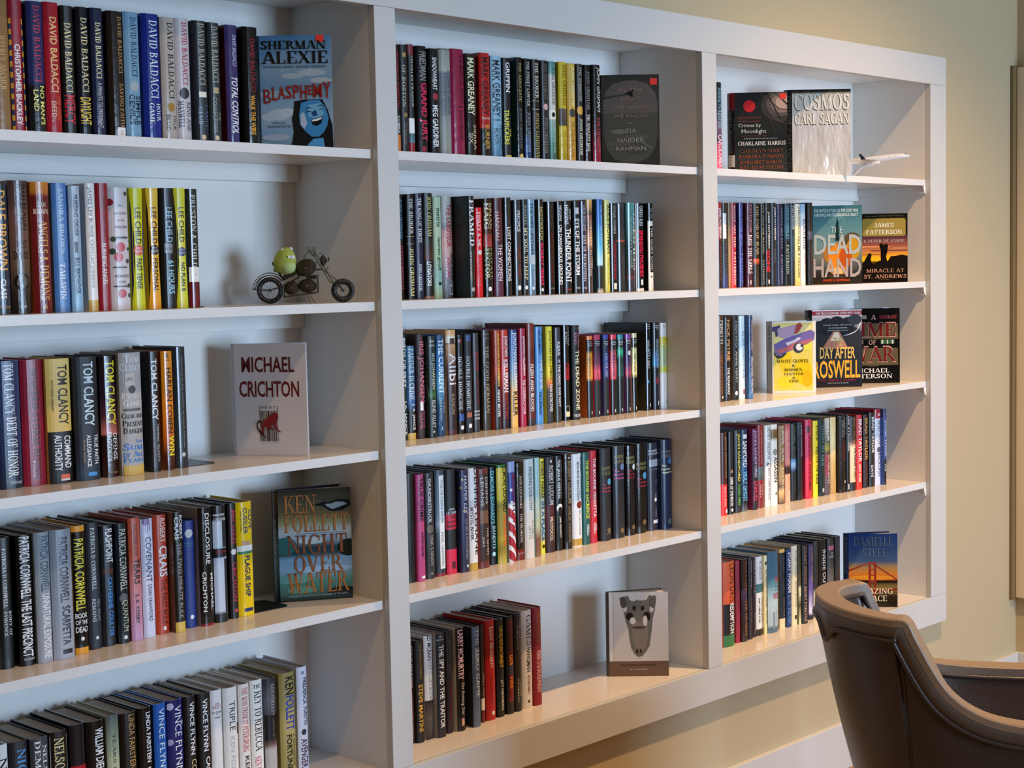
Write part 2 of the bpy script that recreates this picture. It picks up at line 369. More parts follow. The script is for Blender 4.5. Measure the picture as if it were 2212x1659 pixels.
bc = empty('bookcase', (0, 0, FLOOR), label='white painted built-in bookcase with three bays of five shelves', cat='bookcase')
bc.location = (0, 0, 0)
def bpart(name, x0, x1, y0, y1, z0, z1, m='trim', bev=.0012):
    b = MB(); b.box(x0, x1, y0, y1, z0, z1, bev=bev); return b.build(name, M[m], bc)
for x0, x1 in ((X0L, X0R), (X1L, 0), (X2L, X2R), (X3L, X3R)):
    ends = x0 in (X0L, X3L)
    bpart('stile', x0, x1, 0, RC, 0, ZH)
bpart('header_rail', X0L, X3R, 0, RC, ZH+.0003, ZTOP); bpart('bottom_rail', X0L, X3R, 0, RC, ZBB, -.0003)
b = MB()                                            # cleats that carry frame against the wall
b.box(X0L+.001, X3R-.001, RC, WY, ZBB+.002, ZBB+.03); b.build('rear_cleat', M['panel'], bc)
for x0, x1 in ((X0R, X1L), (0, X2L), (X2R, X3L)):
    bpart('back_panel', x0-.01, x1+.01, D, D+.006, -.02, ZT+.02, 'panel', 0)
    bpart('ceiling_board', x0-.005, x1+.005, RC+.0003, D, ZT, ZT+.015, 'panel', 0)
    b = MB(); b.box(x0-.005, x1+.005, RC+.0003, D, -.018, 0, bev=.0008); b.build('bottom_board', M['shelf'], bc)
    bpart('side_panel', x0-.018, x0, RC+.0003, D, 0, ZT, 'panel', .0008)
    bpart('side_panel', x1, x1+.018, RC+.0003, D, 0, ZT, 'panel', .0008)
    for i, z in enumerate(ZS):
        b = MB(); b.box(x0+.0008, x1-.0008, RC, D-.0005, z-TH, z, bev=.001); sh = b.build('shelf', M['shelf'], bc)
        b = MB(); b.box(x0+.0009, x1-.0009, RC-.0016, RC-.0001, z-TH, z+.0002, bev=.0004); b.build('edge_band', M['edge'], sh)
        b = MB(); b.box(x0+.001, x1-.001, D-.02, D-.001, z-TH-.038, z-TH-.0003); b.build('back_cleat', M['panel'], sh)
        for sx, x in ((1, x0), (-1, x1)):
            b = MB(); pr = [(0, 0), (0, -.001)]
            if x0 == X2R and sx < 0:          # the little ogee bracket that ends each side cleat in the right bay
                prof = [(0, 0), (0, -.024)]+[(.016*(1-math.cos(R(a))), -.024+.0*a+.018*math.sin(R(a))) for a in range(0, 91, 15)]
                prof = [(-.0001, 0), (-.0001, -.026), (-.004, -.0245), (-.008, -.019), (-.0105, -.012), (-.012, -.006), (-.012, 0)]
                b.prism([(x+p, z-TH+q) for p, q in prof][::-1], RC-.0012, RC+.003, axis='y')
                b.box(x-.007, x-.0002, RC+.003, D-.021, z-TH-.0245, z-TH-.0003)
            else:
                continue
            b.build('side_cleat', M['panel'], sh)

# ---------------------------------------------------------------- upright books
DATA = r'''
@A1
-0.8935 -0.8568 0.0903 0.2422|8a6a45|tan, wrapped in clear plastic|JEFFREY ARCHER;.27;.68;c9a868;.4;.75;s
-0.8563 -0.8278 0.0912 0.2419|8c1226|red, blue and yellow checked edges|CHRISTOPHER BUCKLEY;.33;.93;f0e8e8;.3;.7;b|KK
-0.8214 -0.7878 0.0887 0.2424|0:242c58,.6:242c58,.64:101418,1:15181c|navy, pale yellow NO MAN'S LAND title|DAVID BALDACCI;.03;.6;b83a58;.35;.75;s|NO MAN'S;.63;.92;dcdc78;.6;.9;b|LAND;.66;.82;dcdc78;.22;.52;b
-0.7862 -0.7548 0.0901 0.2446|a01c2c|red, gold lettering and ONE GOOD DEED|DAVID BALDACCI;.11;.67;e8bc80;.32;.8;b|ONE GOOD;.7;.88;d07038;.64;.95|DEED;.74;.86;e8c8a0;.28;.58
-0.7498 -0.7236 0.0924 0.2420|121214|black, big red MERCY|DAVID BALDACCI;.13;.66;d8d09a;.2;.75;s|MERCY;.68;.9;c01c34;.05;.9;b
-0.7180 -0.6904 0.0924 0.2429|12131c|black, yellow DAYLIGHT title|DAVID BALDACCI;.08;.65;d8cfa0;.3;.8;s|DAYLIGHT;.69;.9;e4c454;.1;.95;b
-0.6901 -0.6634 0.0878 0.2435|1d2440|navy, pale A MINUTE TO MIDNIGHT lettering|DAVID BALDACCI;.11;.54;e8e8b0;.3;.75;s|A MINUTE TO MIDNIGHT;.57;.92;c8ccd0;.38;.7
-0.6544 -0.6190 0.0882 0.2419|1e1712|dark brown, white shelf tag, SAVING FAITH|DAVID BALDACCI;.04;.48;b08a58;.6;.88;s|SAVING FAITH;.56;.9;b08a58;.6;.88;s|[];.905;.985;e8e8e4;.38;.97|2 2;.93;.96;555555;.6;.75
-0.6187 -0.5848 0.0873 0.2437|6f98b4|pale blue, dark SIMPLE GENIUS title|DAVID BALDACCI;.04;.5;2a3a55;.4;.8;s|();.575;.55;.3;9aa8b0|SIMPLE;.65;.88;1c2c44;.6;.95;b|GENIUS;.64;.88;1c2c44;.2;.55;b
-0.5762 -0.5364 0.0896 0.2452|14267a|royal blue, white HOUR GAME title|DAVID BALDACCI;.05;.66;c8d8e8;.35;.85;s|HOUR;.7;.84;d8e0f0;.65;.92;s|GAME;.7;.86;d8e0f0;.25;.52;s
-0.5361 -0.5029 0.0872 0.2418|a9a29a|pale tan, gold badge, TRUE BLUE|DAVID BALDACCI;.04;.65;2a2a30;.42;.85;s|();.72;.55;.26;9a7a30|TRUE;.78;.9;30343c;.65;.9|BLUE;.78;.9;30343c;.2;.45
-0.5007 -0.4670 0.0897 0.2435|b8b4b8|light grey, red lettering, KING AND MAXWELL|DAVID BALDACCI;.03;.53;a02a40;.4;.8;s|();.6;.5;.33;1a1a1e|KING AND;.67;.9;28304a;.62;.95;s|MAXWELL;.66;.88;28304a;.08;.42;s
-0.4572 -0.4240 0.0909 0.2433|1a1f24|charcoal, faint CAMEL CLUB title|DAVID BALDACCI;.02;.52;aaa88f;.3;.75;s|[];.575;.62;d8d8c8;.25;.8|CAMEL;.68;.87;4a5a78;.62;.92;s|CLUB;.7;.84;8aa0b8;.18;.48;s|();.945;.5;.16;d0b890
-0.4237 -0.3955 0.0887 0.2423|22292b|dark green-grey, THE COLLECTORS title|DAVID BALDACCI;.03;.49;a8a890;.25;.8;s|[];.53;.58;a89a70;.3;.75|THE;.73;.8;8a9080;.65;.9|COLLECTORS;.61;.9;9aa08a;.2;.55|();.945;.5;.18;d0b890
-0.3798 -0.3491 0.0911 0.2423|3a3160|purple, white TOTAL CONTROL title|DAVID BALDACCI;.08;.34;c8c8d8;.5;.85;i|TOTAL CONTROL;.43;.9;ececf4;.35;.9;bi|L5a1018
-0.3364 -0.2977 0.0905 0.2430|0c0c10|glossy black, orange WALK THE WIRE title|DAVID BALDACCI;.1;.54;a02838;.4;.72|WALK THE WIRE;.57;.9;e8a030;.35;.65;b
@A2
-0.8995 -0.8670 0.1021 0.2361|26303f|dark blue, orange lettering and CLASS|DALE BROWN;.05;.66;e8a850;.2;.85;b|CLASS;.73;.88;f0e8d8;.35;.7;b|PUTNAM;.935;.955;c88850;.3;.95;h
-0.8624 -0.8226 0.1054 0.2433|0:4d3434,.3:6b4a40,.65:5c4638,.85:2a211c,1:1a1613|brown, black ring emblem, LOST SYMBOL|DAN BROWN;.03;.37;1c1412;.35;.85;b|LOST;.45;.51;241a14;.3;.8;h|SYMBOL;.53;.59;241a14;.12;.9;h|();.76;.5;.4;14100e|();.76;.5;.28;5a4a40|();.76;.5;.12;14100e|OO;.935;.96;e8e4dc;.35;.65;h
-0.8188 -0.7810 0.1036 0.2417|0:d08028,.08:c07028,.11:6e1a1c,1:6a1618|dark red, gold ANGELS and DEMONS title|DAN;.155;.19;f0d8c0;.25;.75;hs|BROWN;.205;.245;f0d8c0;.1;.9;hs|ANGELS & DEMONS;.29;.9;d8a860;.3;.8;s|A;.935;.97;e0b060;.4;.65;h
-0.7756 -0.7440 0.1045 0.2411|4a78b4|sky blue, white TAILSPIN title|SANDRA BROWN;.04;.55;b8d0e8;.38;.7;s|TAILSPIN;.62;.9;f0f4f8;.3;.68;s
-0.7414 -0.7174 0.1037 0.2365|0:a8b8c4,.6:88a4bc,1:84b4d4|pale blue, black figure, FREEZING ORDER|FREEZING ORDER;.07;.4;2a3040;.35;.72;b|();.46;.45;.18;141820|[];.46;.53;141820;.35;.6|BILL BROWDER;.57;.86;2a3040;.3;.72;b
-0.7047 -0.6834 0.1062 0.2420|0:e0dcd8,.915:e0dcd8,.915:c8a850,1:c8a850|white, gold foot band, CADILLAC JUKEBOX|JAMES LEE BURKE;.03;.42;30302c;.15;.6|CADILLAC JUKEBOX;.44;.82;6a6a62;.2;.6
-0.6822 -0.6554 0.1046 0.2429|8c1420|deep red, white BURNING ANGEL title|BURNING ANGEL;.47;.8;ece4dc;.3;.65|JAMES LEE BURKE;.1;.42;5a0c18;.45;.7
-0.6551 -0.6125 0.1029 0.2353|c6c0c4|white floral, QUEEN OF THE NIGHT|the;.135;.155;606064;.4;.65;h|QUEEN;.2;.222;404048;.2;.9;hs|of the;.255;.275;606064;.35;.75;h|NIGHT;.31;.333;404048;.25;.9;hs|();.485;.5;.22;b8404c|();.565;.38;.22;c0505a|();.865;.5;.2;b8404c|();.12;.04;.16;8a2030|();.05;.85;.1;3c4a40|();.42;.15;.12;3c4a3c|();.52;.1;.14;34443a|();.6;.85;.1;3c4a40|();.5;.92;.08;34443a|();.8;.9;.1;34443a|();.88;.92;.1;3c4a40|[];.4;.415;46423c;.3;.9|[];.645;.655;46423c;.1;.8|[];.8;.81;46423c;.1;.8|ALEXANDER;.71;.732;404048;.15;.95;h|CHEE;.76;.78;404048;.35;.7;h
-0.6078 -0.5779 0.1053 0.2354|c8c818|yellow hourglass, red disc, PAST TENSE|WW14183c|LEE CHILD;.16;.46;14141c;.3;.75;b|();.51;.5;.36;c84a30|JACK;.485;.505;f0e0d0;.25;.75;h|REACHER;.51;.53;f0e0d0;.2;.8;h|PAST TENSE;.58;.83;181c1c;.32;.72;b
-0.5693 -0.5410 0.1067 0.2364|0:e4bc40,1:e89a28|orange-yellow hourglass, black disc, PERSONAL|WW14100c|LEE CHILD;.16;.46;14141c;.3;.75;b|();.51;.5;.36;14141c|JACK;.485;.505;d8d0c0;.25;.75;h|REACHER;.51;.53;d8d0c0;.2;.8;h|PERSONAL;.58;.86;181410;.32;.72;b
-0.5385 -0.5076 0.1038 0.2370|101216|black, ice blue 61 HOURS title|LEE CHILD;.16;.45;88b4cc;.3;.8;b|[];.46;.54;7a8088;.15;.75|REACHER;.49;.515;303438;.2;.72;h|61 HOURS;.6;.88;90c4dc;.35;.85;b
-0.5073 -0.4800 0.1033 0.2377|d0cc30|yellow hourglass, navy disc, NO PLAN B|WW14202c|LEE CHILD;.16;.45;14141c;.3;.75;b|();.53;.5;.34;1a2050|JACK;.505;.525;c8c8d8;.25;.75;h|REACHER;.53;.55;c8c8d8;.2;.8;h|NO PLAN B;.62;.86;181c1c;.35;.7;b
-0.4770 -0.4510 0.1043 0.2369|0:2a2e28,.78:22241f,.79:5a1418,1:701820|black, white tag, dark red foot|PRESTON & CHILD;.05;.66;c0c0b8;.25;.75;s|[];.66;.785;dcdcd4;.02;.98|7;.71;.73;808080;.5;.65
@A3
-0.8938 -0.8444 0.1250 0.2364|0:1f3560,.5:1c2f55,1:141c34|navy, large white Debt of Honor lettering|TOM CLANCY;.02;.42;e8ecf0;.3;.72;bs|DEBT OF HONOR;.44;.91;e8ecf0;.35;.78;bs|PUTNAM;.945;.965;d8dce0;.45;.9;hs
-0.8431 -0.7954 0.1250 0.2363|861530|crimson, black RED STORM RISING lettering|RED STORM RISING;.25;.95;2a0a14;.42;.72;bs|TOM CLANCY;.07;.24;2a0a14;.4;.68;b|Putnam;.8;.93;f0e8e8;.36;.46;s|[];.5;.66;e8c8d0;.36;.37
-0.7951 -0.7442 0.1165 0.2356|0:e0c470,.25:d8b860,.585:d8b860,.585:121010,1:0e0c0c|gold above black, COMMAND AUTHORITY|TOM CLANCY;.05;.53;1c1610;.42;.85;b|WITH MARK GREANEY;.17;.42;3a3020;.15;.25|COMMAND;.62;.88;e8e8e4;.6;.9;b|AUTHORITY;.61;.9;e8e8e4;.2;.5;b|[];.93;.965;d86038;.42;.8|[];.965;.98;d8d8d8;.42;.8
-0.7410 -0.6898 0.1097 0.2365|0:161a20,.8:10161f,1:1c2c3c|blue-black, white TRUE FAITH AND ALLEGIANCE|TOM CLANCY;.04;.56;c8dcf0;.35;.78;b|TRUE FAITH;.63;.87;e0e4e8;.72;.9;b|ALLEGIANCE;.63;.89;e0e4e8;.4;.58;b|BY MARK GREANEY;.67;.86;b09050;.25;.32|[];.935;.965;3a90d0;.42;.8
-0.6803 -0.6435 0.1179 0.2353|0:141012,.3:2a1424,.5:4a2430,.64:b86858,.66:1a0c0c,1:301010|dark maroon, yellow lettering, DEFENSE PROTOCOL|TOM CLANCY;.04;.57;dcd428;.3;.85;b|DEFENSE;.64;.86;e8e4e0;.62;.9|PROTOCOL;.63;.88;e8e4e0;.25;.53|PUTNAM;.955;.97;c09060;.35;.85;h
-0.6432 -0.5938 0.1067 0.2397|a8a4a0|thick silver omnibus, blue and black titles|Tom;.015;.08;e8e8e8;.2;.85;hs|Clancy;.085;.15;e8e8e8;.02;.98;hs|[];.17;.28;c8b8b0;.2;.6|GAMES;.2;.23;504038;.25;.55;h|();.3;.5;.16;34302c|Patriot;.325;.375;ececec;.05;.95;hs|Games;.385;.435;ececec;.1;.95;hs|[];.455;.475;585450;.1;.9|Clear and;.49;.535;181818;.04;.96;hs|Present;.55;.6;181818;.06;.96;hs|Danger;.61;.66;181818;.08;.96;hs|The;.71;.735;2a80d8;.55;.95;hs|Sum;.74;.795;2a80d8;.05;.95;hs|of All;.805;.85;2a80d8;.05;.95;hs|Fears;.855;.895;2a80d8;.05;.95;hs|[];.92;1;c8a850;.05;.98
-0.5755 -0.5502 0.1142 0.2386|120c0e|black, white TERMINAL VELOCITY lettering|TOM CLANCY;.06;.57;e8e8ec;.25;.8;b|TERMINAL VELOCITY;.6;.92;c8c8cc;.6;.82|MARC CAMERON;.63;.88;90202c;.25;.4
-0.5416 -0.5154 0.1169 0.2378|0:e08a20,.5:d87c1c,.75:b85818,.88:4a1a10,1:3a140c|orange, black lettering, yellow WIN|HARLAN COBEN;.14;.69;1c1208;.35;.82;b|WIN;.71;.88;f0e030;.4;.95;b|#1;.02;.08;3a2008;.3;.7
-0.5079 -0.4783 0.1250 0.2444|262c30|tall dark grey speckled, thin spaced lettering|MIDNIGHT IN THE GARDEN OF GOOD AND EVIL;.08;.84;a8acb0;.6;.68|JOHN BERENDT;.35;.59;b0b4b8;.25;.35|();.89;.55;.16;b8bcc0
@A4
-0.9159 -0.8875 0.1066 0.2428|0d1414|black, thin white BODY OF EVIDENCE|PATRICIA D CORNWELL;.08;.53;dcdcd4;.3;.58;s|BODY OF;.56;.75;d0d0c8;.65;.85;s|EVIDENCE;.56;.75;d0d0c8;.3;.52;s
-0.8809 -0.8488 0.0986 0.2445|0c0c0e|black, bold white THE LAST PRECINCT|PATRICIA CORNWELL THE LAST PRECINCT;.015;.93;ececf0;.15;.8;b|PUTNAM;.94;.96;d0d0d0;.2;.85;h
-0.8484 -0.8180 0.0912 0.2460|0:7c8c94,.4:88929a,1:9c9ca4|silver, white UNNATURAL EXPOSURE lettering|PATRICIA CORNWELL;.03;.45;30485a;.3;.9;b|UNNATURAL EXPOSURE;.47;.96;eceef0;.35;.9;b
-0.8159 -0.7716 0.0904 0.2458|0:7c8894,.5:8e98a4,1:a0a4b0|silver-blue, dark SCARPETTA lettering|PATRICIA CORNWELL;.06;.56;24283a;.35;.78;b|SCARPETTA;.59;.89;24283a;.4;.8;b|[];.925;.96;24222a;.38;.85
-0.7652 -0.7369 0.1005 0.2462|0:e09830,.045:e09830,.046:121010,.948:121010,.95:e09830,1:e09830|black, orange ends, BOOK OF THE DEAD|PATRICIA CORNWELL;.1;.66;dcd444;.12;.82;b|BOOK;.68;.72;f0f0ec;.05;.97;hb|OF THE;.735;.77;f0f0ec;.05;.97;hb|DEAD;.785;.83;f0f0ec;.05;.97;hb|();.88;.5;.14;e8e8e4
-0.7272 -0.6984 0.1140 0.2460|151c28|dark navy, thin silver ALL THAT REMAINS|PATRICIA D CORNWELL;.04;.53;d0d8d8;.3;.62;s|ALL THAT;.6;.78;8090a0;.65;.88;s|REMAINS;.6;.78;c8d0d8;.25;.52;s|();.91;.55;.12;c8d0d8
-0.6959 -0.6655 0.1156 0.2366|11151c|black, white FLASHPOINT, blue lettering|FLASHPOINT;.03;.31;ececf0;.35;.88;b|AN FBI THRILLER;.36;.4;905038;.1;.85;h|CATHERINE COULTER;.43;.92;3a88d0;.4;.75;b
-0.6634 -0.6372 0.1129 0.2370|0:1a2028,.5:141c26,1:18242e|blue-black, pale grey QUANTUM lettering|PATRICIA CORNWELL;.05;.56;c8d0c0;.25;.85|();.62;.5;.36;5a6068|QUANTUM;.64;.9;b8c8a8;.3;.85|();.95;.55;.16;d0d8d8
-0.6341 -0.6076 0.1119 0.2438|0:b04a30,.3:b8543c,.5:c07474,1:b890b4|orange to lilac, RAZORBLADE TEARS title|RAZORBLADE;.05;.31;5a2028;.35;.72|TEARS;.33;.54;1c1014;.3;.85;b|S. A. COSBY;.62;.86;2a1824;.35;.65;b
-0.6047 -0.5769 0.1142 0.2378|c8ccec|white, spaced COVENANT title, purple hand|();.02;.4;.3;7a6898|[];.02;.11;8a78a8;.35;.4|[];.02;.12;8a78a8;.5;.55|[];.02;.1;8a78a8;.65;.7|COVENANT;.15;.53;2a2a3a;.3;.78|DEAN CRAWFORD;.55;.86;2a2a3a;.4;.7
-0.5694 -0.5375 0.1234 0.2402|b03a22|brick red, white lettering, FIRST RULE|ROBERT;.03;.23;f0e0d8;.42;.82|CRAIS;.26;.52;f8f0f0;.3;.95;b|THE FIRST RULE;.54;.92;4a1410;.4;.8|[];.94;.97;f0e8e8;.45;.65
-0.5349 -0.5116 0.1069 0.2440|0:15130f,.913:15130f,.915:d0b050,1:d0b050|black, gold foot, THE TWO MINUTE RULE|ROBERT;.03;.23;e8e8e4;.6;.95;b|CRAIS;.04;.23;e8e8e4;.12;.5;b|THE TWO MINUTE RULE;.26;.88;a8a098;.35;.72|L6a5040
-0.4981 -0.4725 0.1244 0.2203|14307c|short bright blue, silver disc near top|();.12;.45;.36;b8bcc0|MICHAEL;.2;.215;3a9aa8;.05;.9;h|CRICHTON;.225;.24;3a9aa8;.1;.95;h|();.9;.5;.18;d8dce8
-0.4693 -0.4361 0.1129 0.2440|0:15110f,.98:15110f,.98:7a1c28,1:7a1c28|black, spaced white DISCLOSURE lettering|DISCLOSURE;.05;.48;e0e0dc;.42;.75;b|MICHAEL;.56;.87;d8d8d4;.72;.95;b|CRICHTON;.54;.88;d8d8d4;.15;.42;b|La09a92
-0.4305 -0.3979 0.1168 0.2431|0:101012,.12:101012,.14:c0c8d0,.36:b8c4d0,.37:101012,.44:101012,.45:b0bccc,.9:b8c4d4,.93:18181c|black and silver panels, red TIMELINE|MICHAEL;.07;.09;e8e8e8;.05;.9;hb|CRICHTON;.105;.13;e8e8e8;.05;.95;hb|[];.13;.36;24282c;.62;1|[];.46;.92;24282c;.72;1|TIMELINE;.385;.405;b02830;.1;.9;h
-0.3878 -0.3661 0.1250 0.2421|140d10|black, dark red lettering, white skull|MICHAEL;.06;.37;a02430;.25;.85;b|();.42;.5;.3;d8d8d0|CRICHTON;.51;.85;a02430;.25;.85;b|();.93;.6;.18;c04048
-0.3646 -0.3245 0.1250 0.2413|e8c010|bright yellow, navy PLAGUE SHIP title|CLIVE;.07;.24;30406c;.7;.95;b|CUSSLER;.05;.28;30406c;.35;.62;b|WITH JACK DU BRUL;.08;.26;302c18;.15;.26;i|[];.34;.38;b89878;.25;.8|[];.38;.43;e0e0d8;.0;1|[];.43;.455;3a8058;.05;.95|PLAGUE SHIP;.47;.83;1c2c5c;.38;.72;b|[];.93;.96;1c3468;.28;.85
@A5
-0.9309 -0.9063 0.1155 0.2372|d8dcdc|white, black lettering, far left|No;.1;.28;181818;.2;.9;s
-0.9021 -0.8642 0.1158 0.2353|15151c|black, blue NIGHT lettering|NIGHT;.06;.42;5094d4;.35;.85;s
-0.8606 -0.8235 0.1134 0.2327|3a3d42|grey, white two-line DEMILLE lettering|NELSON;.06;.42;e4e4e0;.62;.88;s|DEMILLE;.02;.46;e4e4e0;.2;.5;s
-0.8196 -0.7817 0.1152 0.2359|0e0c0a|black, gold lettering, thin white borders|[];.03;.98;d8d8d0;.02;.04|[];.03;.98;d8d8d0;.95;.97|NELSON DEMILLE;.05;.75;e0d090;.2;.75;s
-0.7773 -0.7435 0.1148 0.2408|0:15161c,.33:15161c,.34:b01828,.6:b01828|black above red block, gold lettering|UP COUNTRY;.38;.6;c89050;.3;.8
-0.7432 -0.7029 0.1110 0.2398|0c0c0e|black, bold white lettering, sixth along|WILLIAM DIEHL;.06;.45;ececec;.4;.88;b|()hr;.53;.6;.2;d0d0d0
-0.7013 -0.6739 0.1087 0.2436|0:4a5858,.3:a0a888,1:c8c890|pale green, TEARS OF ALARCON lettering|TEARS OF ALAR;.15;.75;3c443c;.4;.65;s
-0.6675 -0.6293 0.1132 0.2394|0e0a08|black, tan gold lettering|LINDA FAIRSTEIN;.02;.48;c89a54;.45;.8|();.62;.6;.2;3a4a68
-0.6268 -0.5957 0.1125 0.2413|0a0a0e|black, white lettering, blue neighbour|LINDA FAIRSTEIN;.04;.46;f0f0f0;.5;.85;b|[];.5;.62;d0d0d0;.55;.75
-0.5925 -0.5636 0.1109 0.2425|1a5aa8|bright blue, thin white lettering|VINCE FLYNN;.04;.6;d8e4f0;.35;.8
-0.5605 -0.5239 0.1098 0.2428|0:1c2060,.3:242868,.6:1c2058,.7:b0a0a8,1:8a808c|navy and white marbled, slanting lettering|VINCE FLYNN;.05;.62;e8e8f0;.4;.85|();.05;.15;.2;b8b8d0|();.35;.1;.18;a0a0c0|();.2;.92;.14;9898b8
-0.5208 -0.4919 0.1113 0.2427|0c0c0e|black, bold white lettering, COUP|VINCE FLYNN;.05;.5;ececec;.42;.8;b|NEW YORK TIMES BESTSELLER;.05;.48;a09088;.88;.94|CONSENT;.54;.85;e0d088;.45;.9
-0.4867 -0.4582 0.1118 0.2417|0c0c0e|black, bold white lettering, CAPTURE|VINCE FLYNN;.05;.5;ececec;.35;.78;b|NEW YORK TIMES BESTSELLER;.05;.48;a09088;.85;.92|CAPTURE;.55;.85;ececec;.5;.9;b
-0.4563 -0.4284 0.1102 0.2420|d8d8d8|plain white, small red and black lettering|KEN;.11;.13;a02830;.35;.7;h|FOLLETT;.135;.16;a02830;.15;.85;h|Lie Down;.18;.2;303030;.1;.92;h|with;.205;.215;303030;.4;.7;h|Lions;.225;.245;303030;.3;.8;h
-0.4242 -0.3883 0.1103 0.2401|d8d6d0|white, black TRIPLE title|TRIPLE;.12;.38;1c1c20;.35;.75|KEN FOLLETT;.43;.9;b0aca8;.38;.7|[];.32;.42;141414;.9;1
-0.3851 -0.3572 0.1117 0.2398|e0d8d0|white, red Man From St. Petersburg title|THE MAN FROM ST PETERSBURG;.03;.6;b02830;.25;.8;s|KEN;.64;.8;303030;.4;.8;b
-0.3516 -0.3203 0.1149 0.2409|e8e4dc|white, black KEY TO REBECCA title|THE;.04;.075;1c1c1c;.2;.8;hs|KEY TO REBECCA;.1;.63;181818;.25;.85;bs|KEN FOLLETT;.68;.95;d0505c;.2;.7;s
-0.3179 -0.2862 0.1127 0.2377|0:24242c,.2:5a5a60,.32:48484c,.33:101014,.55:14141c,.6:6a5048,.65:b0aca8,1:a8a4a0|grey and black photographic, faint lettering|KEN FOLLETT;.05;.34;b0a8a0;.5;.75;s|JACKDAWS;.36;.55;686058;.55;.75;s
-0.2776 -0.2362 0.1103 0.2420|0:8c7f4a,.5:a89a60,1:8c7f4a|olive gold, black and blue lettering|KEN;.04;.2;14140c;.3;.9;b|FOLLETT;.21;.52;2a3aa0;.3;.9;b|A DANGEROUS;.56;.85;3a341c;.72;.9|FORTUNE;.56;.88;181408;.3;.65;b
-0.2317 -0.2039 0.1102 0.2467|c8ccdc|white, black bird, AVENGER title|R;.04;.07;202838;.4;.7;h|FREDERICK;.1;.34;24242c;.5;.92;b|FORSYTH;.36;.52;24242c;.5;.92;b|();.58;.5;.24;24282c|AVENGER;.64;.9;4a1c2c;.2;.85;b
@B1
0.0991 0.1181 0.1177 0.2482|0:1a0c10,.8:14100c,.82:c07030,1:d08040|black, red lettering, against left divider|FREDERICK FORSYTH;.06;.56;a02030;.35;.85|COBRA;.64;.8;d0d0d0;.4;.85;b
0.1184 0.1420 0.1162 0.2490|1c1c20|charcoal, gold crests, BOSTON title|();.09;.5;.24;a8884a|OF BOSTON;.18;.56;b8b090;.2;.6;s|();.63;.5;.24;8a6a3a|FRANKLIN;.7;.9;6a6458;.25;.6;s
0.1423 0.1601 0.1162 0.2517|0:7a2430,.08:7a2430,.1:121214,.66:141416,.661:e4e4e0,.79:e4e4e0,.8:3a6068,.88:4a7880,.881:8a1420,1:8a1420|black, white tag, red foot|CHARLES FRAZIER;.1;.56;c8c8c0;.45;.8;s
0.1704 0.2048 0.1181 0.2516|121114|black, big red GRAND JURY title|FRIEDMAN;.05;.31;8a8a88;.25;.9;b|GRAND JURY;.33;.86;dc2c5c;.15;.95;b|();.93;.5;.2;a02840
0.2090 0.2396 0.1155 0.2483|101216|black, white SHADOWHEART title|SHADOWHEART;.08;.38;d8d8d8;.25;.7;b|();.44;.5;.26;a03040|MEG GARDINER;.52;.91;e4e4e4;.2;.75;b
0.2444 0.2811 0.1179 0.2519|0:4a4c48,.02:8a8c80,.2:a0a094,.22:70747a,.5:6c7074,.7:8c8e88,1:8a8c84|silver grey, dark vertical lettering|ELIZABETH GEORGE;.2;.6;343c4c;.62;.9|THE PUNISHMENT SHE DESERVES;.22;.62;3c4454;.15;.5
0.2816 0.3253 0.1172 0.2544|8a1a40|magenta red, THE MISSING SIXTH title|THE MISSING SIXTH;.03;.49;2a0814;.55;.85;b|MARK GREANEY;.56;.84;2a0814;.5;.75|[];.52;.53;2a0814;.45;.9
0.3299 0.3639 0.1192 0.2474|0:24201c,.5:1a1818,1:1a1818|black, cream lettering, SIERRA SIX|MARK GREANEY;.04;.58;ece0b8;.15;.75;b|SIERRA;.67;.91;d8c8a0;.6;.95|SIX;.75;.85;d8c8a0;.2;.52|THE NEW YORK TIMES BESTSELLER;.05;.58;d0c8b8;.85;.93
0.3773 0.4133 0.1195 0.2533|0:b0201e,.7:a81c1c,.705:1a1a1c,1:1a1a1c|red over black, gold BURNER title|MARK GREANEY;.04;.58;3c1618;.15;.75;b|THE GRAY MAN;.6;.62;e8d8d0;.1;.85;h|BURNER;.67;.9;d8a850;.35;.75|L901818
0.4161 0.4529 0.1191 0.2492|0:8cb4c8,.6:7aa8c0,1:3c6c8c|pale blue, dark lettering, MIDNIGHT BLACK|MARK GREANEY;.04;.58;14202c;.1;.75;b|THE GRAY MAN;.6;.62;14202c;.1;.85;h|MIDNIGHT;.66;.9;14202c;.6;.92|BLACK;.69;.85;14202c;.18;.5
0.4547 0.4835 0.1191 0.2474|0c1014|black, white and yellow TRAFFICKERS lettering|GRIFFIN;.04;.33;ececec;.3;.85;b|THE;.68;.76;dcdc40;.7;.95|TRAFFICKERS;.5;.84;dcdc40;.1;.6;b|[];.94;.97;d0c040;.2;.9
0.4985 0.5230 0.1172 0.2521|0c0c0c|black, thin gold THE ASSOCIATE title|THE ASSOCIATE;.05;.42;b0a868;.35;.75;s|JOHN GRISHAM;.48;.87;5a6a6c;.35;.75;s|();.95;.6;.3;d0c070|L145058
0.5299 0.5543 0.1190 0.2519|0:14161c,.7:14161c,.85:2a4a80,1:1c2c50|black, blue foot, THE STREET LAWYER|THE STREET LAWYER;.03;.46;c8c8c0;.3;.7;s|JOHN GRISHAM;.51;.9;8a9098;.3;.75;s
0.5563 0.5837 0.1170 0.2521|100e0a|black, bold gold and white THE BROKER|THE BROKER;.03;.38;d8d4c8;.3;.8;s|[];.4;.405;b8a880;.0;1|[];.48;.485;b8a880;.0;1|JOHN GRISHAM;.51;.97;a89a58;.3;.8;s
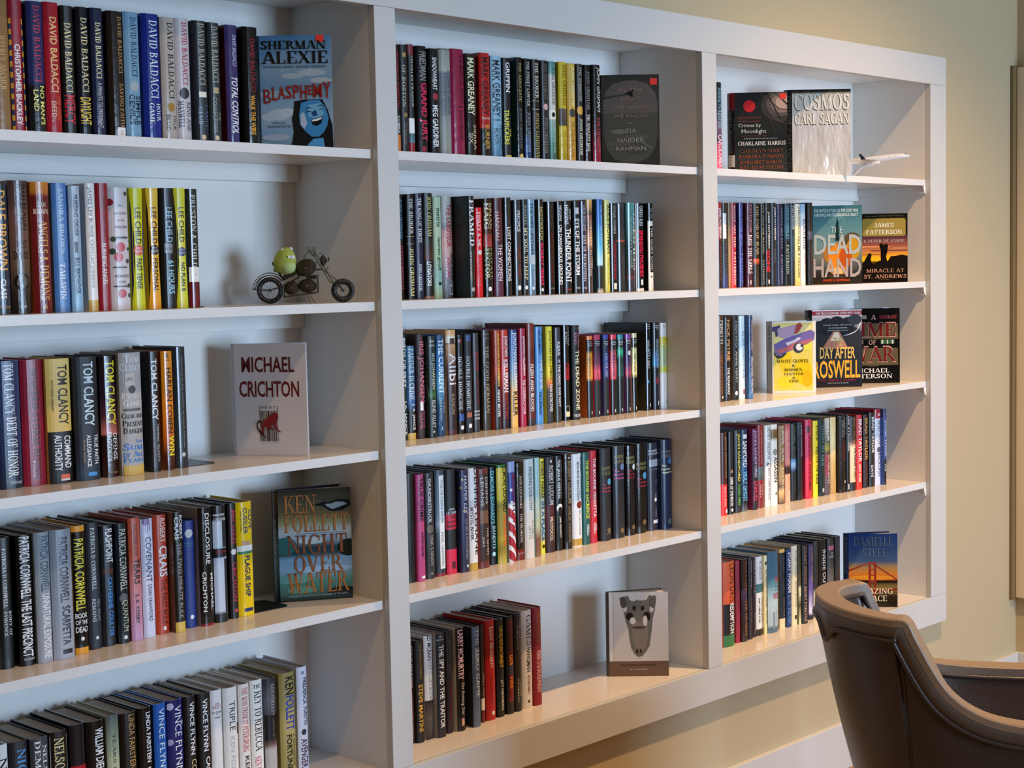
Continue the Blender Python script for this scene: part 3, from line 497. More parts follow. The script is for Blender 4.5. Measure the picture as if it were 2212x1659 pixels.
0.5907 0.6177 0.1184 0.2522|141014|black, pale THE TESTAMENT title|THE TESTAMENT;.03;.38;6a6058;.3;.75;s|();.45;.5;.3;c8a0a0|JOHN GRISHAM;.55;.9;7c7064;.3;.75;s
0.6182 0.6435 0.1170 0.2515|0:3f7a78,.11:6a9a94,.14:c8c4b8,.47:c8c4b8,.48:e0dcc8,.56:e0dcc8,.57:8aa098,.75:5a8a80,.8:3a6a5c,1:2a5a50|teal and cream, small running figure|JOHN GRISHAM;.05;.42;34383a;.35;.8;s|();.52;.5;.24;14100e|THE PARTNER;.64;.9;a0c0a8;.4;.7;s
0.6561 0.6854 0.1177 0.2538|0:c8b430,.45:b8a428,.46:5a5048,.62:3c3834,.63:c0ac30,1:b09a28|glossy gold, dark photo band|JOHN GRISHAM;.02;.42;5a4a14;.4;.85;s|THE PARTNER;.67;.95;8a7420;.4;.75;s
0.6857 0.7164 0.1154 0.2522|0:c8a84c,.5:c09a40,1:b88c38|tan gold, THE RUNAWAY JURY|JOHN GRISHAM;.03;.42;f0e8b8;.4;.85;s|();.49;.5;.36;3c403c|THE RUNAWAY JURY;.57;.93;7a5420;.35;.75;s
0.7220 0.7447 0.1165 0.2539|24221e|charcoal, gold globe, THE SUMMONS|THE SUMMONS;.03;.37;b8b4a8;.3;.75;s|();.46;.45;.5;c89a40|JOHN GRISHAM;.54;.9;e0dcd0;.3;.8;s
0.7555 0.7826 0.1208 0.2544|0:0e0c0c,.75:180c10,1:2c0c18|black, The Innocent Man lettering|JOHN GRISHAM;.06;.44;8a8a88;.3;.7;s|THE INNOCENT MAN;.49;.86;d8d4cc;.25;.65;s
0.7834 0.8156 0.1164 0.2567|0:14120f,.55:14100e,.65:3a1418,1:8a1c30|black to dark red, THE CHAMBER|JOHN GRISHAM;.02;.47;ece8d8;.3;.95;i|THE CHAMBER;.52;.87;a04850;.35;.8;s
@B2
0.0973 0.1241 0.1231 0.2391|0:10202a,.5:14141c,.6:2a1020,1:10140f|black, blue and red lettering, by divider|JOHN GRISHAM;.04;.42;4a80a0;.4;.85;s|JOHN GRISHAM;.48;.9;903848;.45;.85;s
0.1329 0.1566 0.1229 0.2398|0c0b08|black, white and gold BROKER lettering|THE BROKER;.04;.38;dcd8cc;.3;.8;s|[];.4;.405;a89868;.0;1|[];.47;.475;a89868;.0;1|JOHN GRISHAM;.51;.97;d8d088;.25;.75;s
0.1593 0.1851 0.1233 0.2413|0:181430,.6:1c1838,1:181430|indigo, white KING OF TORTS lettering|THE KING OF TORTS;.04;.46;e0e4f0;.3;.75;s|JOHN GRISHAM;.66;.92;d0d4e8;.25;.65;s
0.1860 0.2165 0.1219 0.2435|0:0c100c,.43:0c100c,.435:20241c,.63:4a2818,.64:0c0c0c,.97:101010,.98:8a5840,1:8a5840|black, THE LITIGATORS and ship photo|JOHN GRISHAM;.03;.41;c0b878;.3;.75;s|THE;.72;.79;708078;.75;.95|LITIGATORS;.65;.88;ececec;.2;.6;b
0.2177 0.2430 0.1226 0.2349|0:a8c0a0,.3:b4c4a8,.6:a0bc98,.8:8ab0a8,1:a8b888|pale green, matrix lettering|matrix;.11;.3;4a5a40;.25;.8;b|lauren groff;.4;.73;4a5a40;.25;.8;b|[];.84;.87;24303c;.4;.8
0.2433 0.2777 0.1194 0.2370|0:b0b4ac,.25:a8a8a8,.3:787c84,.35:c89a98,.5:d8a8a4,.6:c8a4a0,.75:8a8a90,1:50545c|grey and pink, THE SABOTEUR title|THE SABOTEUR;.08;.5;b04840;.3;.75;b|ANDREW;.56;.83;3c3440;.6;.9;b|GROSS;.6;.8;c04858;.2;.55;b|[];.87;.97;a8b0b4;.45;.85|[];.885;.955;5a6068;.52;.78
0.2780 0.2979 0.0694 0.2364|0c0c0c|black, spaced white FRAMED title|FRAMED;.04;.49;f0f0ec;.15;.9;s|JOHN GRISHAM;.55;.82;6a4028;.6;.85;s|JIM MCCLOSKEY;.54;.84;b8b090;.12;.38;s|();.92;.5;.26;a8a098
0.3223 0.3446 0.0902 0.2107|d01828|short bright red, white FINLEY AND ME|FINLEY & ME;.05;.44;f0e4e0;.25;.65;s|();.5;.5;.28;c8c4c0|JOHN EGAN;.56;.88;c87070;.25;.6;s
0.3505 0.3795 0.0899 0.2317|0:1a100c,.15:4a2010,.35:3a1a14,.36:7a2c20,.48:a04038,.5:14100e,1:100e0c|dark brown, pale green PRIVATE SECTOR|BRIAN;.04;.31;a8a878;.55;.95;s|HAIG;.04;.31;d0d0a0;.05;.48;s|PRIVATE;.5;.82;7c8050;.55;.95;s|SECTOR;.5;.82;c0c488;.05;.48;s|();.92;.5;.2;e8e8e0
0.3944 0.4265 0.0996 0.2351|0:4a1c20,.5:401820,1:5a2440|plum, HANNAH and THE WOMEN lettering|KRISTIN;.15;.43;702c38;.6;.95|HANNAH;.14;.43;d8b0b0;.15;.5|THE WOMEN;.47;.84;e4d8e0;.3;.8
0.4406 0.4661 0.1098 0.2374|1a1a1c|black, white LOST CONNECTIONS title|JOHANN HARI;.03;.27;5c5c48;.35;.6|LOST CONNECTIONS;.3;.85;f0f0ec;.3;.75;b
0.4877 0.5141 0.1223 0.2326|0:34363c,.6:2c2c30,1:30343c|slate grey, PRECIPICE title|PRECIPICE;.11;.33;d0d0d0;.3;.75;b|ROBERT HARRIS;.49;.82;8a3c20;.35;.85|();.92;.5;.24;e8e8e8
0.5144 0.5340 0.1201 0.2343|0:0e0e0e,1:181818|black, cream MY SOUL TO KEEP title|HAWKES;.06;.26;a8a890;.3;.8|MY SOUL TO KEEP;.29;.84;d8d4a8;.2;.85;s|();.92;.5;.26;e8e8e8
0.5402 0.5674 0.1247 0.2359|0:7a9cb4,.5:6c8ca4,1:5c7c98|steel blue, dark THE WIFE UPSTAIRS title|THE WIFE UPSTAIRS;.04;.58;20303c;.25;.6;b|[];.58;.68;a8b8c4;.05;.9|RACHEL HAWKINS;.62;.9;c8d4dc;.55;.8|()h;.93;.5;.16;e0e8ec
0.5741 0.5964 0.1231 0.2361|0:141208,.45:2c2818,.46:100c0c,1:0c0a0a|black, pink lower lettering, gold upper|NIGHTWATCH;.08;.42;b0a060;.2;.8;b|RICHARD P. HENRICK;.46;.91;e02858;.2;.8;b|();.95;.5;.2;e8e8e0
0.6072 0.6358 0.1222 0.2310|0c0a08|black, faint THE WHITE HOUSE CONNECTION|JACK HIGGINS;.02;.28;5a5040;.25;.6|THE WHITE HOUSE CONNECTION;.33;.87;702018;.35;.65|PUTNAM;.93;.945;a8a098;.2;.75;h
0.6448 0.6659 0.1232 0.2313|0e0e0e|black, white ON DANGEROUS GROUND title|HIGGINS;.04;.21;d0d0d0;.3;.85;b|ON DANGEROUS GROUND;.25;.9;e4e4e0;.2;.85;b
0.6677 0.6988 0.1206 0.2325|100e0c|black, bold white THUNDER POINT title|JACK;.08;.2;d8d8d8;.6;.85;b|HIGGINS;.04;.25;e0e0e0;.1;.5;b|THUNDER POINT;.29;.88;f4f4f0;.15;.8;b|PUTNAM;.945;.965;c05030;.1;.8;h
0.7092 0.7357 0.1246 0.2343|0c0c0e|black, white EYE OF THE STORM title|[];.07;.14;c8c8c8;.25;.7|EYE OF THE STORM;.19;.8;ececec;.2;.8;b|PUTNAM;.93;.955;d0d0d0;.15;.8;h
0.7360 0.7596 0.1240 0.2343|2a2c40|dark slate, DAY OF RECKONING title|JACK HIGGINS;.04;.32;b0b0b8;.3;.8;s|DAY OF RECKONING;.37;.87;c8c8d0;.3;.85;s|PUTNAM;.935;.96;d0d0d8;.1;.9;h
0.7599 0.7827 0.1234 0.2390|0:d8a860,.08:c08848,.15:4a3028,.18:a06048,.3:7a4030,.45:c89068,.55:5a3830,.8:443430,1:504440|brown sunset, UNBROKEN title|UNBROKEN;.22;.5;e0c8a8;.35;.75;s|LAURA;.62;.74;e0d0c0;.7;.92;s|HILLENBRAND;.54;.82;d8c8b8;.3;.6;s
0.7976 0.8215 0.1219 0.2405|0:2058a8,.25:2a78c0,.5:58b0d8,.65:a8d8e8,.7:b0d8e8,.72:24282c,.95:1c2024,1:e0d8c8|vivid blue, white light over dark foot|THE HINTERLAND;.06;.45;b0d0e8;.5;.8;s|L0c4870
0.8303 0.8505 0.1241 0.2394|0:d8d480,.5:dcd870,1:c8c050|lemon yellow, black brush lettering|ALICE HOFFMAN;.05;.58;2c2c10;.4;.95;b|THE BOOK OF MAGIC;.62;.92;a09428;.4;.8
0.8527 0.8796 0.1235 0.2313|1c1c1c|charcoal, white shelf mark, crimson lettering|KHALED HOSSEINI;.03;.34;b0b0a0;.4;.75|A THOUSAND SPLENDID SUNS;.42;.86;b81840;.35;.7;s|[];.9;.97;e0dcc0;.35;.8
0.8804 0.9143 0.1230 0.2309|0:3a3a3e,.1:2c2c30,.41:2e2e32,.415:a04838,.43:a04838,.435:26262a,1:2c2c30|dark grey, thin red line|STEPHEN HUNTER;.55;.88;4c4c50;.45;.7
0.9225 0.9583 0.1245 0.2344|0:4f8c86,.15:4a807c,.45:2a4444,.55:24383a,.82:3a2c30,.84:70343c,.87:383038,1:34303a|teal, silver MISSISSIPPI BLOOD lettering|GREG ILES;.12;.76;c0c8c4;.6;.95;s|MISSISSIPPI BLOOD;.16;.74;8aa8a4;.3;.5;s
0.9586 0.9916 0.1228 0.2331|101010|black, white border, pink SPANDAU PHOENIX|[];0;.985;dcdcd8;0;.08|[];.97;1;dcdcd8;0;1|GREG ILES;.03;.26;c0c0bc;.35;.85;b|SPANDAU PHOENIX;.31;.84;e01848;.3;.85;b|[];.87;.93;f0f0ec;.45;.7
1.0066 1.0284 0.1212 0.2341|0:141414,.2:1c1c1c,.21:e0d8c8,1:dcd4c4|cream, black title panel, black top|GREG;.06;.1;8a8a88;.2;.9;h|ILES;.12;.17;8a8a88;.2;.9;h|[];.26;.79;100e0c;.25;.9|THE QUIET GAME;.28;.77;d8d0c0;.4;.72;s|[];.83;.85;706858;.3;.6
@B3
0.0995 0.1242 0.1250 0.2415|0:144844,.5:10302c,1:141c18|dark green, white BIRDS OF PREY lettering|BIRDS OF PREY;.03;.5;e0e8e4;.4;.9;b|J.A. JANCE;.62;.95;d0d0cc;.45;.85;b
0.1254 0.1503 0.1250 0.2162|0:3a6a88,.4:2c5478,.6:34609a,.7:101418,.93:14140c,.935:c8a850,1:c8a850|short blue, gold foot, PARTNER IN CRIME|PARTNER IN CRIME;.03;.58;c8d8d8;.15;.8;s|J. A. JANCE;.62;.9;e0e4e0;.4;.85;b
0.1512 0.1752 0.1197 0.2419|0:2c1a20,.6:34181e,1:2c1418|maroon, pink lettering, BLOOD GAME|IRIS JOHANSEN;.07;.65;d4707c;.1;.95;b|BLOOD;.74;.9;c05c68;.65;.95|GAME;.75;.91;c86c74;.2;.52|();.04;.5;.1;b03038|[];.65;.73;f0e8e8;.25;.65
0.1767 0.2010 0.1089 0.2359|0:1c2c24,.5:0e2018,.58:3a6a38,.62:14241c,1:0e1814|black-green, BLIND ALLEY lettering|IRIS JOHANSEN;.17;.52;d0d8d0;.3;.8|BLIND ALLEY;.63;.9;c8d0c8;.35;.8|[];.04;.06;80887c;.2;.75|[];.08;.1;80887c;.2;.8|();.94;.5;.1;e0e0e0
0.2106 0.2348 0.1160 0.2377|0:284c70,.3:3a78b8,.5:58a0c8,.7:284868,1:1c4068|shimmering blue, THE CURRENT title|THE CURRENT;.04;.58;c8e4f0;.2;.9;b|TIM;.66;.76;b8d0dc;.7;.9|JOHNSTON;.62;.84;b0d0e0;.2;.5|A;.9;.94;b8dce8;.35;.6;h
0.2437 0.2754 0.1162 0.2480|0:d8a060,.05:dcb078,.07:e8e0d0,.12:e0d0b8,.13:3a2820,.14:c09068,.22:a87c58,.35:5c4038,.5:3a2420,.6:2a1814,.95:241410,.96:50202c,1:50202c|brown skyline, white Alibi title|Alibi;.22;.52;f0ece8;.2;.95;|[];.08;.135;443028;.3;.8|KANON;.61;.8;a89888;.35;.65
0.2776 0.2999 0.1166 0.2348|141418|black, DOUBLE HOMICIDE title, blue patch|DOUBLE HOMICIDE;.22;.76;c8c8cc;.1;.6;s|JONATHAN & FAYE KELLERMAN;.25;.77;6c6c74;.75;.92|[];.8;.87;2c4c90;.1;.85|();.06;.4;.2;a03048|();.935;.5;.24;f0f0f0
0.3002 0.3228 0.1127 0.2356|16181c|black, DOUBLE HOMICIDE title, orange patch|DOUBLE HOMICIDE;.22;.76;b8bcc0;.1;.6;s|JONATHAN & FAYE KELLERMAN;.25;.77;6c6c74;.75;.92|[];.79;.84;a05830;.1;.8|[];.01;.07;284c84;.1;.8|();.925;.5;.24;f0f0f0
0.3286 0.3501 0.1155 0.2370|0:2a2e34,.2:2c2e34,.6:202228,1:2c2e34|dark grey, crimson script, JONES|GRAHAM JONES;.2;.38;b0283c;.1;.9|[];.19;.195;a02838;0;1|STEPHEN;.78;.8;c8c8cc;.05;.9;hb|GRAHAM;.815;.835;c8c8cc;.05;.9;hb|JONES;.85;.88;d0d0d4;.05;.9;hb|HUNTER;.45;.72;80283c;.4;.8;i
0.3705 0.3991 0.1246 0.2428|0:3c3834,.5:2c2a28,1:3c3830|charcoal, thin gold THE GOOD GERMAN|THE GOOD GERMAN;.16;.83;a89c80;.3;.7;s|[];.04;.05;6a6458;.2;.8|[];.08;.09;6a6458;.2;.8
0.3994 0.4205 0.1130 0.2411|0:b04020,.4:a83c20,.5:702c1c,.58:242424,1:28282a|rust over black, NIGHT MOVES title|JONATHAN KELLERMAN;.03;.56;e8d860;.35;.78;b|NIGHT MOVES;.6;.87;ececec;.3;.75;b
0.4224 0.4491 0.1123 0.2409|0:c83828,.5:b02c24,.65:74241c,.85:341418,1:241420|red, white lettering, dark foot, VICTIMS|JONATHAN;.06;.27;f4f0ec;.25;.9;b|KELLERMAN;.3;.63;f4f0ec;.25;.85;b|VICTIMS;.68;.9;802830;.2;.8;b
0.4494 0.4738 0.1065 0.2408|0:20346c,.05:3458a0,.4:6890b8,.55:a8a888,.62:d8a860,1:e8b858|blue to orange, KILLER title|JONATHAN KELLERMAN;.03;.62;e0ecf4;.15;.95;b|KILLER;.63;.88;3c2410;.2;.9;b
0.4822 0.5042 0.1070 0.2422|a82040|raspberry red, THE CONSPIRACY CLUB title|JONATHAN KELLERMAN;.08;.48;f4e8ec;.35;.85;b|THE CONSPIRACY CLUB;.52;.87;f0d0d8;.35;.8;b
0.5118 0.5390 0.1089 0.2531|0:80281c,.3:6a1c14,.9:5c1814,.935:5c1814,.94:2c2828,1:2c2828|dark red, FLESH AND BLOOD title|JONATHAN;.08;.24;a0604c;.65;.95|KELLERMAN;.08;.24;a0604c;.15;.5|FLESH AND BLOOD;.4;.86;f0e8e0;.3;.7;b|L6a1018
0.5493 0.5766 0.1160 0.2430|4a90d0|sky blue, CRIME SCENE title|JONATHAN;.05;.25;14284c;.7;.95;b|KELLERMAN;.03;.27;14284c;.3;.6;b|CRIME SCENE;.3;.64;e4e4d0;.45;.85|JESSE;.73;.82;14284c;.75;.95;b|KELLERMAN;.67;.9;14284c;.3;.62;b
0.5854 0.6079 0.1126 0.2426|0:e8dc28,.5:e4d428,.58:d87830,.66:3a3034,1:282c30|yellow over black, TRUE DETECTIVES title|JONATHAN KELLERMAN;.04;.55;2c2810;.3;.8;b|TRUE DETECTIVES;.59;.88;ececec;.35;.85;b
0.6210 0.6446 0.1167 0.2385|0:303238,.5:383a42,.9:2c2c2c,1:3a3834|slate, white IF THE DEAD RISE NOT|KERR;.15;.3;f0f0f0;.3;.8;b|IF THE DEAD RISE NOT;.34;.84;e0e0e0;.4;.75;b
0.6612 0.6872 0.1250 0.2429|121212|black, silver KING, red MISERY plate|STEPHEN;.02;.22;b8b8b4;.65;.95;s|KING;.07;.2;b8b8b4;.2;.55;s|[];.4;.57;b01c2c;.2;.8|MISERY;.41;.56;401014;.3;.7;b|();.88;.5;.34;b8b8b4|();.88;.5;.28;14140f|[];.91;.96;d8d0a0;.2;.8
0.6923 0.7219 0.1205 0.2408|0c0a08|black, cream THE DEAD ZONE title|STEPHEN;.02;.23;d08098;.65;.95|KING;.08;.2;d08098;.2;.5|THE DEAD ZONE;.26;.9;d8d0a8;.3;.8;b|VIKING;.94;.975;ececec;.05;.95;h
0.7529 0.7771 0.1250 0.2115|0:e07840,.045:e07840,.05:121214,.18:141414,.22:c88830,.5:e0a040,.56:1a1412,1:141214|black, orange cap and glow|[];.07;.075;e8e8e8;.3;.7|[];.095;.1;e8e8e8;.1;.9|[];.12;.125;e8e8e8;.25;.75|LEFT BEHIND;.26;.5;5c4c40;.2;.55;s|[];.92;.96;f0f0f0;.55;.65
0.7819 0.8082 0.1250 0.2129|0:b02850,.06:b02850,.065:141214,.2:2c1430,.35:802850,.45:e05068,.53:d04458,.56:141214,1:161214|black, pink cap and magenta glow|[];.08;.085;e8e8e8;.1;.9|[];.1;.105;e8e8e8;.1;.9|[];.12;.125;e8e8e8;.25;.75|TRIBULATION FORCE;.22;.54;4c4858;.25;.6;s|[];.93;.97;f0f0f0;.5;.6
0.8181 0.8405 0.1250 0.2114|0:2c4498,.05:2c4498,.055:121218,.2:182448,.3:283c80,.5:243870,.56:12141c,1:101216|black, blue cap, NICOLAE title|[];.08;.085;e8e8e8;.1;.9|[];.1;.105;e8e8e8;.1;.9|[];.12;.125;e8e8e8;.25;.75|NICOLAE;.22;.52;a8b0c8;.25;.65;s|[];.93;.97;f0f0f0;.5;.6
0.8476 0.8731 0.1250 0.2110|0:d83048,.055:d83048,.06:141214,.17:1c1418,.24:c04858,.4:e06070,.54:c04858,.57:141214,1:181414|black, red cap, SOUL HARVEST|[];.08;.085;e8e8e8;.25;.7|[];.1;.105;e8e8e8;.1;.9|[];.12;.125;e8e8e8;.25;.75|BEHIND;.25;.52;3c3050;.25;.65;s|[];.93;.97;f0f0f0;.5;.6
0.8774 0.9017 0.1250 0.2098|0:208890,.06:208890,.065:101414,.15:183028,.2:30b080,.26:28a078,.3:18302c,.5:205450,.55:101414,1:101414|black, teal cap, green glow|[];.08;.085;e8e8e8;.1;.9|[];.1;.105;e8e8e8;.1;.9|[];.12;.125;e8e8e8;.25;.75|APOLLYON;.24;.5;184838;.25;.65;s|[];.93;.97;f0f0f0;.5;.6
0.9090 0.9321 0.1250 0.2103|0:883890,.065:883890,.07:141018,.2:241438,.4:502858,.5:c04050,.54:702030,.57:120f14,1:120f14|black, purple cap, white flash|[];.08;.085;e8e8e8;.1;.9|[];.1;.105;e8e8e8;.1;.9|[];.12;.125;e8e8e8;.25;.75|();.24;.6;.28;f0e0d0|ASSASSINS;.3;.54;5c3c78;.25;.65;s|[];.93;.97;f0f0f0;.5;.6
0.9365 0.9577 0.1250 0.2110|0:d8c898,.055:d8c898,.06:121210,.17:242010,.2:d8d088,.5:e0d890,.54:8a8048,.57:100f0e,1:100f0e|black, cream cap, THE MARK|[];.08;.085;e8e8e8;.1;.9|[];.1;.105;e8e8e8;.1;.9|[];.12;.125;e8e8e8;.25;.75|THE MARK;.25;.5;54503c;.25;.65;s|[];.93;.97;f0f0f0;.5;.6
0.9933 1.0162 0.1250 0.2367|101214|tall black, THE INDWELLING title|[];.02;.025;d0d0d0;.1;.9|[];.04;.045;d0d0d0;.1;.9|[];.06;.065;d0d0d0;.25;.75|THE;.3;.4;a8a8a8;.7;.95;s|INDWELLING;.2;.52;c8ccd0;.2;.6;s|();.67;.3;.2;3888b8|[];.92;.96;f0f0f0;.6;.7
1.0246 1.0528 0.1245 0.2354|0:101216,.3:141820,.35:20506c,.48:2078a8,.52:141a24,.8:141828,1:101420|tall black, ARMAGEDDON title, blue glow|[];.03;.035;d0d0d0;.3;.9|[];.05;.055;d0d0d0;.3;.9|[];.07;.075;d0d0d0;.4;.8|ARMAGEDDON;.18;.52;a8b8c8;.4;.8;s|[];.63;.7;802838;.3;.8|[];.9;.95;f0f0f0;.6;.7
1.0584 1.0888 0.1250 0.2341|0:dcdcd8,.15:dcdcd8,.17:c8b830,.24:d0c850,.3:c0cc90,.5:b8c8a0,.52:c8cc48,.57:c8cc48,.59:e0e0dc,1:dcdcdc|white with yellow bands, rightmost of shelf|[];.03;.035;a8a8a8;.3;.8|[];.05;.055;a8a8a8;.3;.8|GLORIOUS APPEARING;.26;.5;8a9060;.3;.6;s|[];.9;.95;806830;.7;.8
@B4
0.0972 0.1274 0.1111 0.2540|0e1014|plain black, plain spine beside left divider|L0e1014
0.1277 0.1516 0.1059 0.2485|b04078|mauve pink, dark TRUE CRIME title|TRUE CRIME;.03;.44;2c1020;.25;.85;b|ANDREW KLAVAN;.54;.77;2c1020;.4;.75;b|[];.95;.975;f0e0e8;.4;.85
0.1593 0.1878 0.1114 0.2485|2a2a2e|charcoal, THUNDERSTRUCK title|THUNDERSTRUCK;.05;.47;d0d0cc;.25;.6;b|();.53;.45;.34;605c50|ERIK LARSON;.59;.88;a0a09c;.4;.72;s|();.95;.5;.12;808080
0.1958 0.2266 0.1147 0.2504|0:344450,.15:4a5c68,.4:5c7080,.5:7c8ca0,.6:3c4c58,.97:2c3840,.98:902030,1:902030|blue-grey forest, long white title panel|[];.05;.93;dce4ec;.3;.85|THE FROZEN RIVER;.09;.5;384048;.45;.7|ARIEL LAWHON;.58;.9;384048;.45;.7
0.2284 0.2633 0.1135 0.2488|0:100f0f,.43:100f0f,.431:c81c40,.57:c81c40,.571:0e0c0c,.76:0e0c0c,.765:d01c44,.99:d01c44|black with red blocks|JOHN;.37;.395;e8e8e4;.2;.7;hb|LE CARRE;.4;.425;e8e8e4;.05;.95;hb|THE;.445;.475;500818;.3;.9;hb|NIGHT;.485;.515;500818;.1;.9;hb|MANAGER;.525;.555;500818;.05;.95;hb|[];.88;.95;401018;.4;.7
0.2669 0.2928 0.1048 0.2439|0:20244c,.5:262c50,1:1c2440|indigo, tiny leaves, HARPER LEE|HARPER LEE;.05;.43;d4dce4;.4;.8;i|GO SET A WATCHMAN;.48;.87;a0a4a8;.5;.78|();.09;.2;.1;d0b050|();.17;.05;.1;c0a040|();.4;.35;.1;c0a850|();.94;.7;.14;d0d8e8
0.2931 0.3202 0.1016 0.2464|0:ececec,.31:ececec,.315:c8c8cc,.6:d0d0d4,.62:e4e4e4,.92:e4e4e4,.925:c0a048,1:c0a048|white, gold foot, black DENNIS LEHANE|DENNIS LEHANE;.0;.85;1c1418;.55;.98;b|MYSTIC RIVER;.38;.7;34343c;.1;.4;b
0.3265 0.3642 0.1048 0.2411|6a2a28|dark red frame, brown panel, GIVEN DAY|[];.05;.93;34221f;.12;.88|[];.42;.55;6c4c38;.14;.86|DENNIS;.09;.36;d0c4b8;.6;.85|LEHANE;.09;.38;d0c4b8;.2;.45|THE GIVEN;.59;.87;c8bcb0;.65;.85|DAY;.69;.79;c8bcb0;.25;.45
0.3793 0.3987 0.1189 0.2394|16222e|dark navy, cyan BANDITS lettering|ELMORE LEONARD'S;.04;.58;60b8c0;.1;.75;b|BANDITS;.6;.84;b0e0e8;.3;.9;i|();.89;.5;.3;a8d8e0
0.3990 0.4314 0.1109 0.2429|0:246a34,.03:246a34,.035:dcc850,.35:d0bc48,.4:8c8034,.7:9c8c3c,.74:b0a038,.85:8c7c34,1:c0b050|yellow with green edges, ELMORE LEONARD|ELMORE LEONARD;.02;.48;1c1c10;.5;.95;b|PRONTO;.52;.82;e05030;.5;.92;b|L1c5c2c
0.4317 0.4562 0.1054 0.2478|0:8c9cc8,.1:8498c4,.11:243c8c,.4:243c8c,.44:f0f0f0|stars and stripes flag, IT BETRAYAL|BROKEN;.12;.4;8a2030;.45;.9;b|HAYAL;.43;.74;3c2848;.45;.85;b|()s;.28;.3;.16;e8ecf4|();.4;.35;.12;e8ecf4|ZZ
0.4612 0.4867 0.1085 0.2413|0:14100e,.88:14100e,.89:701c20,.98:701c20|black, thin border, THE HEARING|[];.1;.86;a89888;.22;.24|[];.1;.86;a89888;.9;.92|JOHN LESCROART;.13;.47;c8bcb0;.42;.75;s|THE HEARING;.52;.82;d0c4b8;.42;.75;s|DUTTON;.92;.94;c8a8a0;.1;.95;h
0.4872 0.5215 0.1024 0.2483|0:b8c8c8,.5:c4cccc,.55:c8c8c0,1:d4d0c8|pale grey, FINDING DOROTHY title|FINDING DOROTHY;.08;.52;405864;.35;.7;b|ELIZABETH;.62;.8;808478;.62;.85|LETTS;.67;.8;808478;.3;.5
0.5271 0.5440 0.1060 0.2482|0:a0c8c8,.3:98c0c4,.7:b8b890,.82:7c4c38,1:8c5c40|narrow pale blue, brown foot|();.55;.5;.3;b8c0a8
0.5635 0.5795 0.1228 0.2414|0:e0d040,.35:d8c848,.42:b4c0a0,.8:9cb8b8,.9:e8d838,1:e8d838|yellow, blue lettering, slim spine|ROBERT;.03;.22;24240c;.1;.85;b|PARKER;.24;.42;24240c;.1;.85;b|IN A PLACE;.45;.86;2c4c78;.15;.8;b|();.92;.5;.3;141408
0.5835 0.6178 0.1210 0.2425|0:181416,.48:141012,.52:501418,.7:401014,1:301010|black over maroon, PROTOCOL title|[];.03;.06;e8e0d8;.45;.6|ROBERT LUDLUM;.09;.5;c0bcb4;.3;.8;b|THE STRASBOURG;.62;.9;a88850;.75;.9|PROTOCOL;.63;.88;d8c8a8;.3;.65;b
0.6193 0.6465 0.1212 0.2423|100f10|black, white JANUS REPRISAL title|ROBERT LUDLUMS;.05;.45;b8b8b4;.75;.95|THE JANUS REPRISAL;.04;.46;e8e8e4;.15;.6;b|();.55;.5;.4;f0f0f0|();.57;.55;.3;14140f|JAMIE FREVELETTI;.64;.86;d8d8d4;.35;.62;b
0.6502 0.6817 0.1187 0.2452|0:302420,.5:241c1a,1:201c20|brown-black, worn, AMBLER WARNING lettering|[];.04;.055;d8d0c8;.45;.65|ROBERT LUDLUM;.08;.52;94805c;.35;.8;b|AMBLER WARNING;.55;.93;94805c;.35;.65
0.6858 0.7228 0.1215 0.2406|0:eceef4,.91:f0f0f4,.915:b89038,.985:b89038,.99:e8e0d0|bright white, gold foot, BOURNE SANCTION|ROBERT LUDLUM'S;.04;.48;24346c;.75;.92;b|BOURNE SANCTION;.09;.5;1c1c2c;.4;.62;b|()r;.55;.6;.26;7c2018|ERIC VAN LUSTBADER;.61;.88;484858;.55;.72
0.7277 0.7575 0.1250 0.2403|0:185850,.6:1c6058,1:20504c|teal green, yellow BOURNE SACRIFICE title|THE BOURNE SACRIFICE;.08;.72;dcdc38;.35;.8;b|FREEMAN;.78;.9;e0e8e4;.4;.65;b|BRIAN;.8;.87;e0e8e4;.75;.9
0.7582 0.7848 0.1250 0.2419|c01828|red, white THE BOURNE VENDETTA title|THE BOURNE VENDETTA;.08;.72;f4ecec;.35;.8;b|FREEMAN;.78;.9;f4ecec;.35;.6;b|BRIAN;.8;.87;f4ecec;.7;.88
0.7966 0.8405 0.1208 0.2444|15110f|black, torn top, pink Aquitaine lettering|ROBERT;.2;.235;948c54;.1;.85;hs|LUDLUM;.25;.29;948c54;.1;.85;hs|();.365;.72;.2;58a0b8|The;.38;.4;d83c50;.1;.4;hb|Aquitaine;.415;.445;d83c50;.1;.95;hb|Progression;.455;.48;d83c50;.1;1;hb|();.89;.6;.16;6c5838|[];.92;.93;6c5838;.35;.85
0.8489 0.8954 0.1204 0.2455|0:282a30,.5:202228,1:24262c|grey-black, pink ULTIMATUM lettering|ROBERT;.1;.135;a09860;.05;.85;hs|LUDLUM;.15;.185;a09860;.05;.85;hs|();.23;.7;.2;7888a8|The;.26;.28;d85c9c;.05;.4;hb|Bourne;.295;.32;d85c9c;.05;.8;hb|Ultimatum;.335;.36;d85c9c;.05;.95;hb|();.92;.6;.15;786440
0.9041 0.9439 0.1237 0.2415|121013|black, red SUPREMACY, white disc|ROBERT;.12;.15;a8a068;.05;.85;hs|LUDLUM;.165;.2;a8a068;.05;.85;hs|();.24;.75;.2;e0e4d8|The;.27;.29;c82440;.1;.45;hb|Bourne;.305;.33;c82440;.1;.85;hb|Supremacy;.345;.37;c82440;.1;1;hb|();.91;.6;.16;6c5c38
